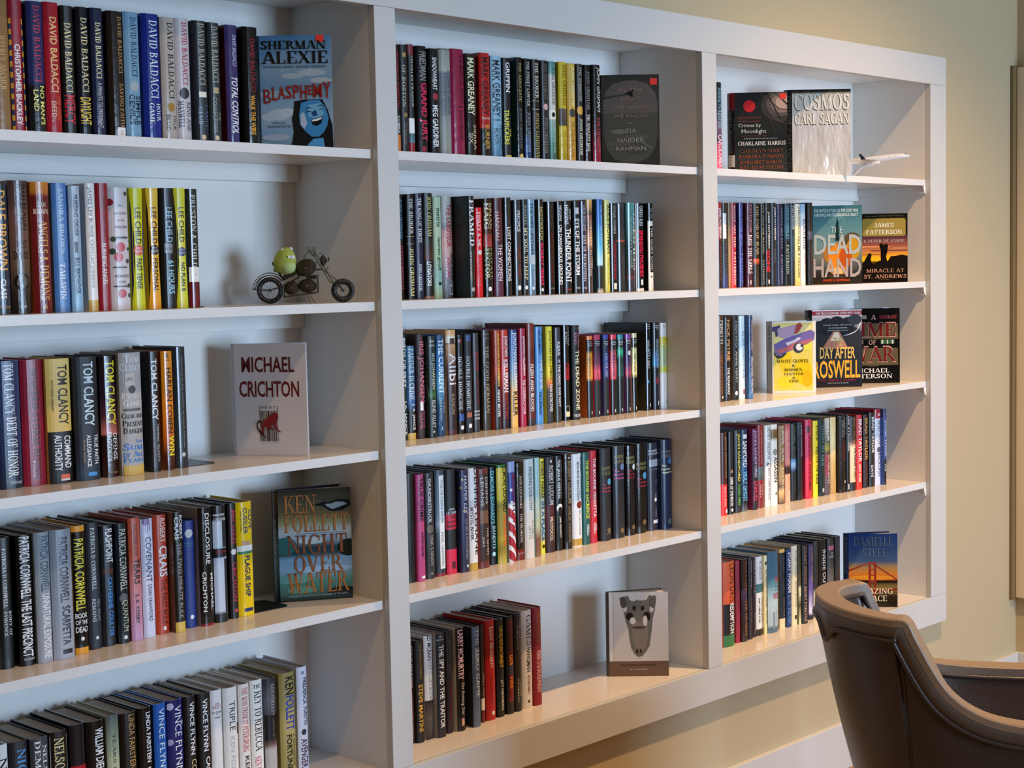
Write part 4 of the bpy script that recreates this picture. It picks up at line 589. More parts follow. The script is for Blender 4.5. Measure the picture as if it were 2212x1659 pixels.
0.9447 0.9925 0.1229 0.2426|15110f|black, blue disc, Aquitaine lettering, fourth last|ROBERT;.21;.24;a09860;.05;.85;hs|LUDLUM;.255;.29;a09860;.05;.85;hs|();.36;.7;.2;5898b8|The;.385;.405;d83c50;.1;.4;hb|Aquitaine;.42;.445;d83c50;.1;.95;hb|Progression;.46;.485;d83c50;.1;1;hb|();.88;.6;.16;6c5838
0.9986 1.0428 0.1250 0.2397|2a2c3a|slate, badly scuffed, white grey lettering|ROBERT;.08;.1;c8c8cc;.05;.95;hb|LUDLUM;.11;.135;c8c8cc;.05;.95;hb|[];.19;.27;9a9ca4;.1;1|The Osterman;.29;.31;8c8e98;.05;.95;h|[];.42;.46;b0b0b4;.65;.68|[];.58;.64;c8c8c8;.6;.64|();.65;.6;.12;d8d8d8|[];.76;.85;b8b8bc;.6;.64|[];.88;.92;c8c8cc;.35;.85
1.0431 1.0888 0.1129 0.2454|0:141f3c,.5:101c3c,1:182440|navy, yellow-white Agenda lettering, last|ROBERT;.12;.15;80806c;.05;.85;hs|LUDLUM;.165;.2;80806c;.05;.85;hs|();.24;.7;.2;3878a8|The;.28;.3;e8e8b0;.02;.35;hb|Icarus;.315;.34;e8e8b0;.02;.7;hb|Agenda;.355;.38;e8e8b0;.02;.95;hb|();.92;.6;.18;40605c
@B5
0.0925 0.1154 0.1177 0.2415|0:4a2c24,.5:3a2420,1:50382c|brown, half hidden behind divider|STEVE MARTINI;.05;.45;c8b0a8;.4;.85|UNDUE INFLUENCE;.5;.95;a06058;.4;.85
0.1157 0.1386 0.1090 0.2408|15120f|black, yellow lettering, THE ARRAIGNMENT|THE ARRAIGNMENT;.04;.38;8a6c28;.4;.7;b|STEVE MARTINI;.43;.89;dca838;.2;.75;b
0.1453 0.1718 0.1123 0.2461|0:e4e8ee,.62:dce0e8,.625:342c2c,.8:5c5450,1:302c30|white over dark photo, OLLIE'S BOOK|ED MCBAIN;.0;.24;34404c;.3;.8;b|FAT OLLIE'S BOOK;.26;.62;7090a0;.4;.8
0.1744 0.2028 0.1018 0.2468|0:101418,.9:141418,1:341c28|blue-black, THE SPY AND THE TRAITOR|BEN;.02;.035;c8c8c8;.3;.6;h|MACINTYRE;.05;.065;c8c8c8;.05;.85;h|THE SPY AND THE TRAITOR;.11;.91;f0f0f0;.25;.75;b|L8a8886
0.2135 0.2327 0.1110 0.2462|0:181a24,.5:181418,1:2c1420|black, dark red lettering, slim spine|MCNAUGHT;.08;.42;50505c;.35;.75;s|NIGHT WHISPERS;.5;.87;802030;.4;.7
0.2406 0.2698 0.1037 0.2485|0e0c0c|black, pink-white lettering, Evening Star|LARRY MCMURTRY;.02;.5;e0b8c0;.15;.75;b|The Evening Star;.53;.85;c8c0b8;.35;.8;i|[];.88;.95;c8a088;.4;.7|Lc0beb8
0.2894 0.3142 0.0984 0.2434|0:5c708c,.5:40506c,1:60708c|steel blue, THE ZERO GAME title|THE ZERO GAME;.02;.7;c0ccd8;.35;.85|L0c0c10
0.3310 0.3433 0.1140 0.2396|0:2a2826,.75:2a2826,.755:e4e0d8,.87:e4e0d8,.875:6c1820,1:6c1820|narrow grey, white tag, red foot|DEREK B. MILLER;.5;.74;a8a4a0;.35;.8
0.3489 0.3820 0.1127 0.2468|b01c20|scarlet, white Liane lettering|Liane Moriarty;.07;.48;f0dcd4;.35;.78;s|Apples Never Fall;.54;.84;601018;.35;.6;s|();.93;.6;.16;f0e8e8
0.3878 0.4135 0.1141 0.2429|0:101010,.5:14181c,.7:18242c,1:101416|black, gold UNDERMONEY title|UNDERMONEY;.07;.5;d0a428;.3;.8;b|JAY NEWMAN;.62;.93;d0c8c0;.35;.75;b
0.4232 0.4488 0.1146 0.2439|12181c|black, red and orange panel lettering|[];.04;.88;701418;.2;.85|THE WIDE CARNAGE;.06;.4;28080c;.3;.75;b|LATE;.4;.5;d8a030;.3;.75;b|[];.5;.6;30344c;.2;.85|FIRE;.62;.74;d88030;.3;.75;b
0.4527 0.4755 0.1148 0.2464|0:1c1e24,.5:2c201c,1:1a1a1c|black, small THE MARRIAGE PORTRAIT lettering|THE MARRIAGE;.08;.4;b0a89c;.65;.85;s|PORTRAIT;.12;.37;b0a89c;.25;.45;s|MAGGIE;.7;.85;c8c0b4;.65;.85;s|O'FARRELL;.66;.91;c8c0b4;.25;.45;s
0.4815 0.5187 0.1169 0.2473|d8d4d0|white, purple GAMES, black HANGMAN|GAMES;.05;.36;54406c;.35;.85;s|HANGMAN;.38;.63;343438;.35;.75;b|VICTOR O'REILLY;.66;.86;8c2830;.4;.65;b|();.93;.5;.1;303030
0.5208 0.5514 0.1154 0.2488|8a1828|crimson, gold and pink lettering, last|TRIAL BY EXECUTION;.04;.36;c07030;.35;.8|PERRI O'SHAUGHNESSY;.44;.87;e8b0b0;.3;.8;b
@C1
1.3084 1.3467 0.1203 0.2505|0:141418,.3:1c2028,.5:6c5470,.65:34283c,.7:b03050,1:e05068|black to pink, lone book beside divider|SHERRILYN KENYON;.06;.5;7ca8b0;.35;.85;b|CAROLAMBA;.58;.95;f0c0cc;.35;.85;b
@C2
1.3083 1.3316 0.1162 0.2419|0:a82c28,.4:902420,.45:401c18,1:201410|red over dark brown, CROSS COUNTRY|JAMES PATTERSON;.07;.42;f4e8e0;.2;.85;b|CROSS COUNTRY;.48;.94;6c3c28;.3;.8
1.3336 1.3600 0.1162 0.2398|0:24221c,.15:1c1c1c,.45:3c382c,.46:20201c,.8:24303c,1:344080|black, white wedge, KILL ALEX CROSS|[];.12;.42;dcdcdc;.1;.6|PATTERSON;.1;.4;5c5c58;.55;.9|KILL ALEX CROSS;.47;.88;5c6070;.35;.75
1.3650 1.3780 0.1194 0.2404|0:605030,.5:a07c40,1:a87840|narrow olive, tan foot, no title|[];.1;.4;6c6448;.3;.7
1.3808 1.4052 0.1197 0.2399|0:8c2438,.5:a82430,1:c82028|red, ROSES ARE RED title|ROSES ARE RED;.03;.52;e8d0c8;.4;.85;s|PATTERSON;.58;.97;f0dcd4;.35;.85;s
1.4194 1.4395 0.1208 0.2423|2a3478|cobalt blue, FOUR BLIND MICE title|FOUR BLIND MICE;.03;.5;6c7cc0;.35;.85;s|PATTERSON;.6;.98;6c84d0;.35;.85;s
1.4567 1.4875 0.1201 0.2421|4a1a2c|maroon, white KISS THE GIRLS title|PATTERSON;.02;.35;b08890;.35;.85;s|KISS THE GIRLS;.38;.84;ece0dc;.2;.85;s|[];.92;.97;c8b8b8;.4;.6
1.4892 1.5187 0.1183 0.2417|0:2c2418,.6:241c14,.66:201814,.67:c85830,.71:a04828,.74:201a12,1:3c3020|dark brown, orange flash, END OF WAR|THE END OF WAR;.03;.62;a89870;.3;.85;s
1.5190 1.5387 0.1155 0.2411|1a1a16|black, POP GOES THE WEASEL title|POP GOES THE WEASEL;.02;.6;a8a898;.4;.85;s|PATTERSON;.68;.98;a8a898;.4;.85;s
1.5463 1.5735 0.1179 0.2417|141414|black, bold red GONE title|JAMES PATTERSON;.1;.54;ececec;.35;.8;b|GONE;.56;.83;d81c2c;.15;.8;b|[];.92;.97;c0c0c0;.4;.7
1.5812 1.6081 0.1206 0.2442|141416|black, white lettering after GONE|JAMES PATTERSON;.05;.44;e0e0e0;.4;.85;b|HUNTED;.55;.72;5c5c68;.35;.8
1.6085 1.6446 0.1197 0.2420|0:181838,.3:28284c,.6:1c1c34,1:242850|indigo, VIOLETS ARE BLUE title|VIOLETS ARE BLUE;.04;.55;80849c;.55;.85;s|PATTERSON;.62;.98;9094ac;.5;.85;s
1.6474 1.6736 0.1179 0.2433|0:18384c,.3:285068,.45:102430,.47:101414,1:0e1012|teal over black, faded JACK lettering|LONDON BRIDGES;.03;.43;5c94a8;.2;.85;s|PATTERSON;.5;.86;a0b0a8;.2;.75;s
1.6779 1.7007 0.1177 0.2447|0:101820,.5:182c34,1:14181c|black, white PATTERSON lettering, slim|PATTERSON;.03;.32;c8d0d4;.2;.85;s|MARY MARY;.4;.7;406c74;.3;.8;s
1.7010 1.7281 0.1163 0.2432|0:e4e0c8,.4:e8d8a0,1:e8c068|cream, black KILL ME IF YOU CAN|JAMES PATTERSON;.03;.38;3c3c34;.35;.75;b|KILL ME IF YOU CAN;.4;.9;44402c;.35;.75;b
1.7298 1.7563 0.1161 0.2437|0:80a8c4,.1:98b8cc,.12:c0d0d8,.5:d8d8d8,1:e4dcd4|pale blue and white, BEACH ROAD title|BEACH ROAD;.19;.56;2c4850;.35;.9;s|PETER DE JONGE;.6;.86;b0a09c;.35;.75
1.7677 1.7945 0.1154 0.2480|0:100e0c,.34:1c1410,.36:505060,.44:404050,.46:181210,1:1c1412|black, grey band, last spine|JAMES PATTERSON;.05;.32;34241c;.3;.8;s|STEP ON A CRACK;.5;.95;4c3830;.3;.8;s
@C3
1.3159 1.3404 0.1208 0.2434|0:54341f,.5:4a2c1c,1:3c2218|brown, cream lettering, by divider|PERETTI;.05;.32;d8ccb8;.3;.9;b|THE VISITATION;.45;.92;8a5c34;.2;.7;s|();.95;.6;.14;e0d8c8
1.3473 1.3777 0.1226 0.2384|141416|black, orange lettering, THE RUNAWAY|NICK PETRIE;.03;.52;dca068;.3;.8;b|THE RUNAWAY;.6;.93;d8d8d4;.3;.7;b
1.3885 1.4091 0.1216 0.2423|0e100f|black, slim, white lettering|A NIGHT WATCH;.06;.38;b8c0b8;.35;.8|ANNE PERRY;.42;.8;b0b8b0;.35;.8|();.92;.5;.3;e0e0e0|L7c6c58
1.4094 1.4383 0.1156 0.2414|0:d0e4f0,.4:b4d0e4,1:dce4ec|ice white, thin lettering|ALL DOPE;.18;.36;5c6c80;.4;.8;s|FRAGMENTS IN THE RISE;.38;.75;6c7c90;.45;.75;s|[];.88;.94;903c30;.5;.75
1.4386 1.4625 0.1049 0.2419|0:244868,.5:1c3c64,1:3c6ca0|deep blue, RAZZLE DAZZLE lettering|RAZZLE DAZZLE;.06;.42;c0a8a0;.5;.85;b|MICHAEL RIEDEL;.5;.94;c8bcc0;.4;.8;b
@C4
1.3270 1.3596 0.1248 0.2388|0:4a1c18,.62:44181c,.63:d02424,1:d82020|dark brown over red, MAN'S SONG|JOHN SANDFORD;.05;.55;c8a868;.45;.85|MAN'S SONG;.65;.9;f0c8c0;.35;.65;s|();.95;.75;.2;f8f0f0
1.3644 1.3892 0.1250 0.2379|121010|black, white DARK OF THE MOON|JOHN SANDFORD;.05;.42;4c443c;.25;.75|()o;.48;.5;.24;c08060|DARK OF THE MOON;.55;.9;e8e4dc;.2;.75;b|();.95;.5;.2;f0ece4
1.3950 1.4249 0.1250 0.2390|20262a|charcoal, yellow and green TOXIC PREY|JOHN SANDFORD;.04;.62;dcd85c;.25;.85;b|TOXIC PREY;.65;.92;6cc860;.4;.8;b
1.4285 1.4583 0.1250 0.2392|0:243c58,.06:1c3048,.3:183048,.5:205c88,.6:14344c,.9:101820,1:5c6468|dark blue, white and blue HOLY GHOST|[];.06;.11;d8dce0;.2;.85|SANFORD;.14;.46;eceef0;.15;.85;b|HOLY GHOST;.52;.88;68b4dc;.15;.85;b
1.4724 1.4942 0.1172 0.2382|0:682050,.3:5c1c48,.45:101018,1:1c1420|purple over black, pink title|JOHN SANDFORD;.02;.6;b8a8d0;.1;.9;b|SAMUEL;.64;.9;b82c54;.1;.9;b|L7a2460
1.5090 1.5374 0.1250 0.2457|0:8c2028,.5:801c24,.51:607070,.66:404848,.67:8c1c28,1:7c1c24|dark red, grey photo band|THE WEIGHT OF WATER;.06;.48;d8b0ac;.5;.68|LUCY;.72;.85;e8d0cc;.6;.75|FOLEY;.72;.88;e8d0cc;.25;.4
1.5377 1.5651 0.1191 0.2426|e8e8e0|white, black BEST LAID PLANS lettering|SIDNEY SHELDON;.02;.42;38485c;.35;.9;s|&;.45;.5;303848;.2;.7|BEST LAID PLANS;.52;.92;586878;.45;.9;s
1.5654 1.5996 0.1156 0.2433|0:e8e4d8,.05:e4e0d0,.07:7a5c34,.16:6c5028,.2:e0dcd0,1:e8e4dc|cream, brown top band, ASSASSIN title|();.34;.5;.3;8c8c84|ASSASSIN;.4;.71;3c3c38;.3;.85;b|();.85;.6;.14;705c48
1.6136 1.6448 0.1218 0.2359|0:846430,.4:8a6a3a,.7:a08050,.78:5c4028,.85:e0b878,1:503824|bronze, white lettering, BLACK WIDOW|DANIEL SILVA;.02;.46;f0e8d8;.35;.9|BLACK WIDOW;.54;.85;e8d4b0;.3;.7
1.6493 1.6775 0.1233 0.2371|0:a84448,.1:d88884,.5:d88880,.55:402420,.63:301c1c,.65:e8a888,1:e4b090|salmon pink, dark centre, SERVANT|DANIEL SILVA;.05;.44;b0605c;.4;.85|SERVANT;.67;.85;c88468;.4;.8
1.6831 1.7100 0.1250 0.2353|0:141618,.45:14181c,.46:5080b0,.52:90b8d8,.6:284878,.62:14161c,1:14161a|black, blue photo patch, MESSENGER|DANIEL SILVA;.04;.45;68706c;.3;.8|MESSENGER;.62;.88;4c5454;.4;.75
1.7103 1.7395 0.1207 0.2374|0:2c3c4c,.2:1c2834,1:181c24|dark slate blue, KARIN lettering|KARIN SLAUGHTER;.04;.45;94a0b0;.55;.85;b
1.7491 1.7829 0.1160 0.2426|0:c02c50,.1:c83058,1:d8243c|hot pink, black FAVORITE SON title|FAVORITE SON;.2;.53;301018;.35;.85;b|STEVE SOHMER;.56;.9;401420;.35;.75;b|[];.08;.17;503848;.15;.55
1.7860 1.8127 0.1136 0.2359|0:ecd428,.5:e8cc18,1:f0d820|bright yellow, FIELDS OF FIRE title|STECK;.06;.27;3c3410;.4;.9;b|FIELDS OF FIRE;.34;.83;544c14;.35;.8;b
1.8183 1.8509 0.1140 0.2371|16282c|dark teal, COUNT MY LIES title|COUNT MY LIES;.08;.6;50909c;.35;.8;s|[];.9;.95;b0c0c0;.45;.75
1.8519 1.8788 0.1137 0.2388|0:c0bca8,.15:9c9c88,.3:585c44,.4:a8a038,.45:50442c,.5:802830,.7:842434,.8:5c4c50,1:54444c|mixed grey and red, LUDLUM lettering|LUDLUM;.04;.29;f0ece0;.3;.85;b|ENIGMA;.32;.42;a8a850;.3;.7|SCARLATTI;.48;.85;e8c8c8;.4;.8;s
1.8829 1.9146 0.1126 0.2392|0:d8c080,.3:e8d8a0,.6:c8a864,1:b88c50|glossy gold, faint lettering|SOUL OF A DRAGON;.2;.8;8c6c34;.6;.8
1.9183 1.9532 0.1016 0.2410|0:140f0f,.3:201414,1:100c0c|black, twisting SISTER STRINGS lettering|KAREN;.02;.25;8c8c88;.6;.95;s|SWAN;.05;.28;8c8c88;.2;.55;s|STRINGS;.33;.58;602028;.25;.8;s|();.86;.7;.14;c0b090
1.9540 1.9707 0.1004 0.2421|0e0e0f|black, white LEE lettering, very slim|LEE STROBEL;.02;.48;d0d0cc;.3;.85;b|[];.9;.97;e8e0d8;.3;.6
1.9752 2.0071 0.0991 0.2346|0:241c18,.3:302418,.36:806048,.42:e8d0a8,.88:e8c898,.89:181414,1:141214|black top, peach lower, INSIDER THREAT|BRAD TAYLOR;.02;.36;8c6c4c;.35;.8;b|THE INSIDER THREAT;.42;.86;443028;.5;.85;b
2.0127 2.0446 0.0991 0.2369|0:b01c24,.05:c82428,.7:d02824,1:e83020|bright red, bold white BRAD TAYLOR|BRAD TAYLOR;.06;.63;f8f0ec;.2;.85;b|GRAY ZONE;.66;.9;f4d8c8;.2;.6;b
2.0596 2.0858 0.1038 0.2342|0:341818,.5:2c1414,1:28181c|maroon-black, gold lettering|BRAD TAYLOR;.05;.62;c89848;.2;.85;b|NO FORTUNE;.66;.88;80403c;.25;.7
2.0891 2.1196 0.0997 0.2383|0:16181c,.6:201c18,1:14161a|black, white lettering, DAYS|BRAD TAYLOR;.06;.55;dce0e0;.3;.8;b|DAYS;.71;.87;d8dce0;.2;.55;b
2.1261 2.1589 0.1006 0.2454|0:a01c2c,.115:a01c2c,.12:ccd2e0,1:c8d0e4|red cap over white, BACKLASH title|[];.05;.09;d0a0a8;.3;.8|BRAD THOR;.15;.47;2c3444;.35;.8|();.53;.5;.3;505868|BACKLASH;.58;.88;2c3444;.35;.8
2.1592 2.1747 0.0904 0.2451|0:202c54,.1:284080,.5:2c4c98,.66:203870,.68:101218,1:121214|blue over black, BLACK ICE, last|BRAD THOR;.15;.63;c8d0e4;.3;.85;b|ICE;.73;.82;c8ccd4;.2;.6;b|BLACK;.7;.85;606874;.7;.95
@C5
1.3154 1.3692 0.1097 0.2461|0:d86038,.49:cc5834,.5:141414,.86:121212,.87:2a7a48,1:246c3c|orange, black, green blocks, REDEMPTION|LEON URIS;.03;.48;301c14;.45;.9|REDEMPTION;.5;.85;ececec;.45;.9;b
1.3811 1.4026 0.1170 0.2414|0:901c38,.5:7a1830,1:a01c38|wine red, faded lettering, slim|LEON URIS;.05;.45;a83c50;.4;.85|MITLA PASS;.6;.9;b05060;.4;.8
1.4029 1.4326 0.1107 0.2429|0:2c1c18,.35:281c1c,.4:403054,.55:2c2430,1:2c201c|dark brown, purple tint, rust lettering|VOLTAIRE;.03;.4;885040;.4;.8;s|THE HEARTS;.5;.93;a06850;.4;.8;s
1.4406 1.4610 0.1141 0.2423|0:24243c,.3:201c20,1:2c2024|dark indigo, tiny pale lettering|GORE VIDAL;.04;.38;a09898;.45;.8;s|EMPIRE;.5;.8;706468;.45;.8;s
1.4705 1.4855 0.1199 0.2365|2a1c20|slim maroon, script lettering|THE FUTURE;.03;.45;a89890;.35;.8;s|MARTIN AMIS;.68;.95;8c7c78;.35;.8;s
1.4892 1.5234 0.1216 0.2357|0:e4e8f0,.34:e0e4ec,.35:34686c,.37:4c8080,.45:3c7074,.46:e0e4e8,.91:e0e4ec,.92:141214,1:141214|white, teal band, black foot|WARREN;.05;.3;787c88;.4;.75;s|WHAT ON EARTH;.52;.84;404048;.7;.9;b|AM I HERE FOR;.52;.84;28282c;.3;.5;b
1.5237 1.5394 0.1175 0.2360|0:e4dcb8,.5:e0d4a0,1:f0dc98|cream yellow, ASSASSIN IN UTOPIA title|AN ASSASSIN IN UTOPIA;.18;.66;7c4828;.35;.75;b|();.1;.5;.34;403c30|SUSAN WELS;.7;.87;544c3c;.4;.7
1.5397 1.5934 0.1111 0.2434|0:345f78,.3:3c6c84,.42:5c8c9c,.5:8cb4c0,.62:b4ccd0,.9:a8bcc4,.94:4c6470,1:50707c|thick blue-grey skyscraper cover, MAN IN FULL|TOM;.32;.39;b84858;.5;.95;hb|A Man;.43;.45;28404c;.55;.9;h|in Full;.465;.49;28404c;.55;.9;h|WOLFE;.51;.59;b84858;.35;.98;hb|[];.75;.95;7890a0;.35;.5|[];.7;.93;c8dce4;.55;.62|[];.72;.93;708898;.62;.7|[];.68;.93;5c7484;.88;.98
1.6107 1.6405 0.1205 0.2410|0:e4b468,.04:e0b060,.045:141c24,.87:14222c,.875:e8d0a0,1:ecd8a8|black, cream foot, gold top edge|THE SMOKE;.08;.3;4c5c5c;.4;.75;s|AT DAWN;.35;.55;4c5c5c;.4;.75;s|THOMAS WOLFE;.6;.85;8c8478;.5;.75
1.6408 1.6657 0.1164 0.2376|0:1c3468,.5:142a5a,1:1c3464|navy blue, bold white lettering|STUART WOODS;.04;.56;ececf0;.25;.85;b|L.A. DEAD;.59;.95;5c8cc8;.2;.8;s
1.6660 1.6958 0.1140 0.2446|0:dcd4bc,.5:e0d4b0,1:ecdcac|cream, spaced SANTA FE RULES lettering|STUART WOODS;.06;.4;6c6450;.45;.75|SANTA FE RULES;.44;.77;6c6450;.45;.75|[];.87;.92;3c3424;.35;.75
1.6962 1.7102 0.1114 0.2430|0:20241c,.5:504c34,.55:e0dca8,.75:484430,1:e0d8a8|slim dark green and cream photo spine|();.62;.5;.3;f0e8b8
1.7105 1.7391 0.1052 0.2418|15140f|black, pink-tan SHORT FOREVER lettering|STUART WOODS;.03;.5;8c6858;.2;.6;b|SHORT FOREVER;.52;.98;c89c94;.2;.6;s
1.7716 1.7968 0.1230 0.2341|0:342858,.3:483868,.6:6c589c,.9:e0d8e8,.95:181418,1:141014|purple fading to lilac, black foot|STUART WOODS;.04;.5;a88858;.4;.8;b|ORCHID;.6;.85;3c3068;.4;.8;s
1.8026 1.8297 0.1250 0.2387|0:302c28,.3:201e1c,.62:2c2820,.68:d8c8a0,1:e4d4a8|dark top, cream foot, by the chair|STUART WOODS;.1;.5;5c5444;.4;.7
1.8300 1.8707 0.1209 0.2410|16130f|black, white INSIDE OUT title|INSIDE OUT;.14;.62;ece8e0;.3;.7
1.8710 1.9083 0.1177 0.2396|0:141210,.05:282624,.3:343230,.7:6c685c,1:544c40|dark photographic, pink upper lettering|[];.1;.16;a05868;.1;.9|THE;.19;.215;c8c4b8;.3;.7;h|WORLD;.23;.26;c8c4b8;.15;.85;h
1.9086 1.9360 0.1139 0.2405|0:2c2c30,.5:302e30,.8:3c2824,1:34302c|plain charcoal, last upright before face-out book|BOYD;.1;.4;48484c;.4;.7
'''
ORD = ['', 'first', 'second', 'third', 'fourth', 'fifth', 'sixth', 'seventh', 'eighth', 'ninth', 'tenth', 'eleventh', 'twelfth', 'thirteenth', 'fourteenth', 'fifteenth', 'sixteenth', 'seventeenth', 'eighteenth', 'nineteenth', 'twentieth'] + ['twenty-'+q for q in ('first', 'second', 'third', 'fourth', 'fifth', 'sixth', 'seventh', 'eighth', 'ninth')] + ['thirtieth']
SHN = {'1': 'top shelf', '2': 'second shelf', '3': 'middle shelf', '4': 'fourth shelf', '5': 'bottom shelf'}
BAYN = {'A': 'left bay', 'B': 'middle bay', 'C': 'right bay'}
ROWZ = {'1': ZS[0], '2': ZS[1], '3': ZS[2], '4': ZS[3], '5': 0.0}
books = []
for ln in DATA.strip().split('\n'):
    if ln[0] == '@': key = ln[1:]; cnt = 0; continue
    p = ln.split('|'); cnt += 1
    x0, x1, y, h = map(float, p[0].split())
    books.append(dict(key=key, n=cnt, x0=x0, x1=x1, y=y, h=h, bands=parse_bands(p[1]), desc=p[2], items=[parse_item(q) for q in p[3:]]))
FACES = []
def face(label, x, y, z, rz, w, h, th, spine, opn, bands, sc, items, sitems=(), **k):
    FACES.append(dict(label=label, x=x, y=y, z=z, rz=rz, w=w, h=h, th=th, spine=spine, open=opn, bands=parse_bands(bands), sc=sc,
                      items=[parse_item(q) for q in items], sitems=[parse_item(q) for q in sitems], **k))
face('face-out book with a laughing blue face, red BLASPHEMY lettering and red price sticker, top shelf', -.267, .13, ZS[0], -45, .150, .234, .03, (.016, .022), 10,
 '0:4878a0,.12:5f88a8,.3:7c98ac,.45:6488a4,.6:7c9cb4,.75:8ca4b8,.9:6c94b4,1:8098ac', '5a7c98',
 ['();.33;.72;.2;9cacb8;.05', '();.36;.45;.16;98a8b4;.04', '();.4;.85;.16;a0acb4;.04', '();.52;.2;.3;88a0b4;.05', '();.7;.25;.16;a8b8c4;.08', '();.72;.12;.12;a8b4c0;.06', '();.68;.36;.12;b0bcc8;.06', '();.9;.2;.2;98a8b8;.05',
  '<>;.47,.585 .6,.57 .86,.57 .93,.66 .99,.8 1,1 .4,1 .42,.96 .45,.86 .43,.74 .46,.65;14181c', '<>;.56,.6 .68,.575 .82,.575 .9,.64 .94,.73 .92,.8 .87,.86 .8,.9 .7,.9 .61,.85 .54,.79 .53,.71;3c84b8', '<>;.66,.62 .84,.6 .88,.7 .8,.74 .66,.72;6ca8cc', '<>;.55,.7 .6,.68 .64,.78 .6,.83 .55,.79;a8b8c8',
  '<>;.6,.665 .66,.635 .73,.65 .66,.645;141c28', '<>;.78,.64 .83,.615 .88,.635 .83,.625;141c28', '<>;.6,.685 .66,.67 .72,.68 .66,.68;141c28', '<>;.8,.66 .84,.65 .88,.66 .84,.658;141c28', '<>;.7,.69 .76,.66 .79,.71 .73,.72;1c4470', '<>;.69,.75 .78,.735 .86,.72 .84,.78 .78,.805 .72,.795;10141c', '<>;.7,.752 .78,.74 .85,.727 .84,.745 .78,.76 .71,.765;dce8f0', '<>;.64,.97 .72,.92 .86,.91 .88,1 .66,1;4c94c8',
  'SHERMAN;.047;.125;101418;.03;.93;hs', 'ALEXIE;.14;.25;101418;.03;.95;hs', 'NATIONAL BOOK AWARD WINNER;.27;.288;1c2834;.05;.93;hs', 'B;.475;.6;8c2420;.05;.15;h', 'L;.455;.575;8c2420;.17;.24;hb', 'A;.45;.565;8c2420;.25;.35;hb', 'S;.445;.56;8c2420;.36;.44;hb', 'P;.44;.56;8c2420;.46;.54;hb', 'H;.44;.565;8c2420;.56;.65;hb', 'E;.445;.53;8c2420;.67;.73;hb', 'M;.43;.555;8c2420;.74;.86;hb', 'Y;.415;.56;8c2420;.88;.98;hb', 'New and;.76;.783;1c2834;.17;.34;h', 'Selected Stories;.79;.815;1c2834;.1;.42;h'],
 ['SHERMAN ALEXIE;.1;.9;101418;.3;.7;s'], edge='c8d4dc', sticker=(.79, .9, 0, .062))
face('grey face-out book with plane wing in window and red price sticker', .836, .135, ZS[0], -46, .15, .235, .03, (.016, .022), 10,
 '0:34342f,.1:383835,.25:3a3834,1:34332f', '2a2a28',
 ['<>;.03,.28 .08,.18 .2,.1 .4,.065 .6,.065 .8,.1 .93,.2 .97,.3 .97,.55 .03,.55;5e5650', '<>;.03,.42 .97,.42 .97,.65 .92,.8 .8,.91 .6,.97 .4,.97 .2,.92 .08,.8 .03,.65;4c4a42', '();.62;.3;.14;68655c;.04', '();.68;.6;.2;54524a;.05', '();.75;.3;.2;54524a;.04', '();.84;.6;.2;45443c;.05', '<>;.03,.24 .42,.205 .47,.22 .03,.27;3c3c3a', '<>;.42,.21 .48,.18 .55,.16 .58,.16 .54,.19 .55,.255 .52,.245 .48,.225;1c1c1c',
  'IN THE;.15;.185;8c7064;.3;.72;h', 'LIGHT;.24;.28;8c7064;.34;.68;h', 'OF WHAT;.335;.37;8c7064;.23;.8;h', 'WE KNOW;.43;.47;8c7064;.2;.82;h', '[];.525;.529;a89484;.43;.53', 'ZIA;.59;.635;948c80;.4;.6;h', 'HAIDER;.69;.735;948c80;.27;.73;h', 'RAHMAN;.785;.83;948c80;.24;.76;h', '<>;.66,.72 .86,.8 .86,.81 .66,.73;7c786c'],
 edge='a8a8a8', sticker=(.84, .965, .045, .115))
face('dark face-out book with spider web, red disc and orange sticker', 1.428, .14, ZS[0], -48, .15, .2295, .03, (.018, .016), 12,
 '0:242628,.4:2a2c2c,.6:202424,.8:2c3230,1:343836', '1c1c20',
 ['();.17;.86;.36;3c3c3a;.3', '();.15;.88;.28;5c5450;.24', '();.14;.9;.21;887468;.18', '();.13;.92;.14;b89c8c;.13', '<>;.6,0 .63,0 1,.5 1,.53;2c2828', '<>;.5,0 .52,0 .78,.52 .76,.52;3c3a38', '<>;.75,0 .77,0 1,.14 1,.17;3c3430', '<>;.6,.06 .85,.2 1,.22 1,.225 .84,.21;4c4440', '<>;.56,.14 .8,.28 1,.3 1,.305 .8,.29;4c4440', '<>;.6,.22 .8,.36 1,.4 1,.405;4c4440',
  '();.17;.28;.115;c02c30', 'Mystery Writers of;.3;.328;a04c3c;.07;.5;h', 'America presents;.345;.37;a04c3c;.07;.48;h', 'Crimes by;.385;.44;c8ccc0;.07;.5;h', 'Moonlight;.455;.52;c8ccc0;.13;.6;h', 'Stories from the dark side;.53;.545;8c4840;.12;.6;h', 'Edited by Bestselling Author;.565;.58;c8c8c4;.18;.82;h', 'CHARLAINE HARRIS;.605;.655;dcdcd4;.06;.96;hs', 'CAROLYN HART;.7;.745;7c4c3c;.1;.92;hs', '[];.755;.758;4c4c48;.05;.95', 'BARBARA D\'AMATO;.77;.815;945038;.08;.92;hs', '[];.825;.828;4c4c48;.05;.95', 'MARGARET MARON;.84;.885;945038;.09;.9;hs', '[];.895;.898;4c4c48;.05;.95', 'MAX ALLAN COLLINS;.905;.95;945038;.08;.92;hs'],
 ['CRIMES BY MOONLIGHT;.2;.75;8c8c84;.3;.7', '[];.77;.92;d8d0c0;.1;1'], sbands='0:7c2024,.2:7c2024,.22:18181c,1:241818', sticker=(.86, .98, .02, .09))
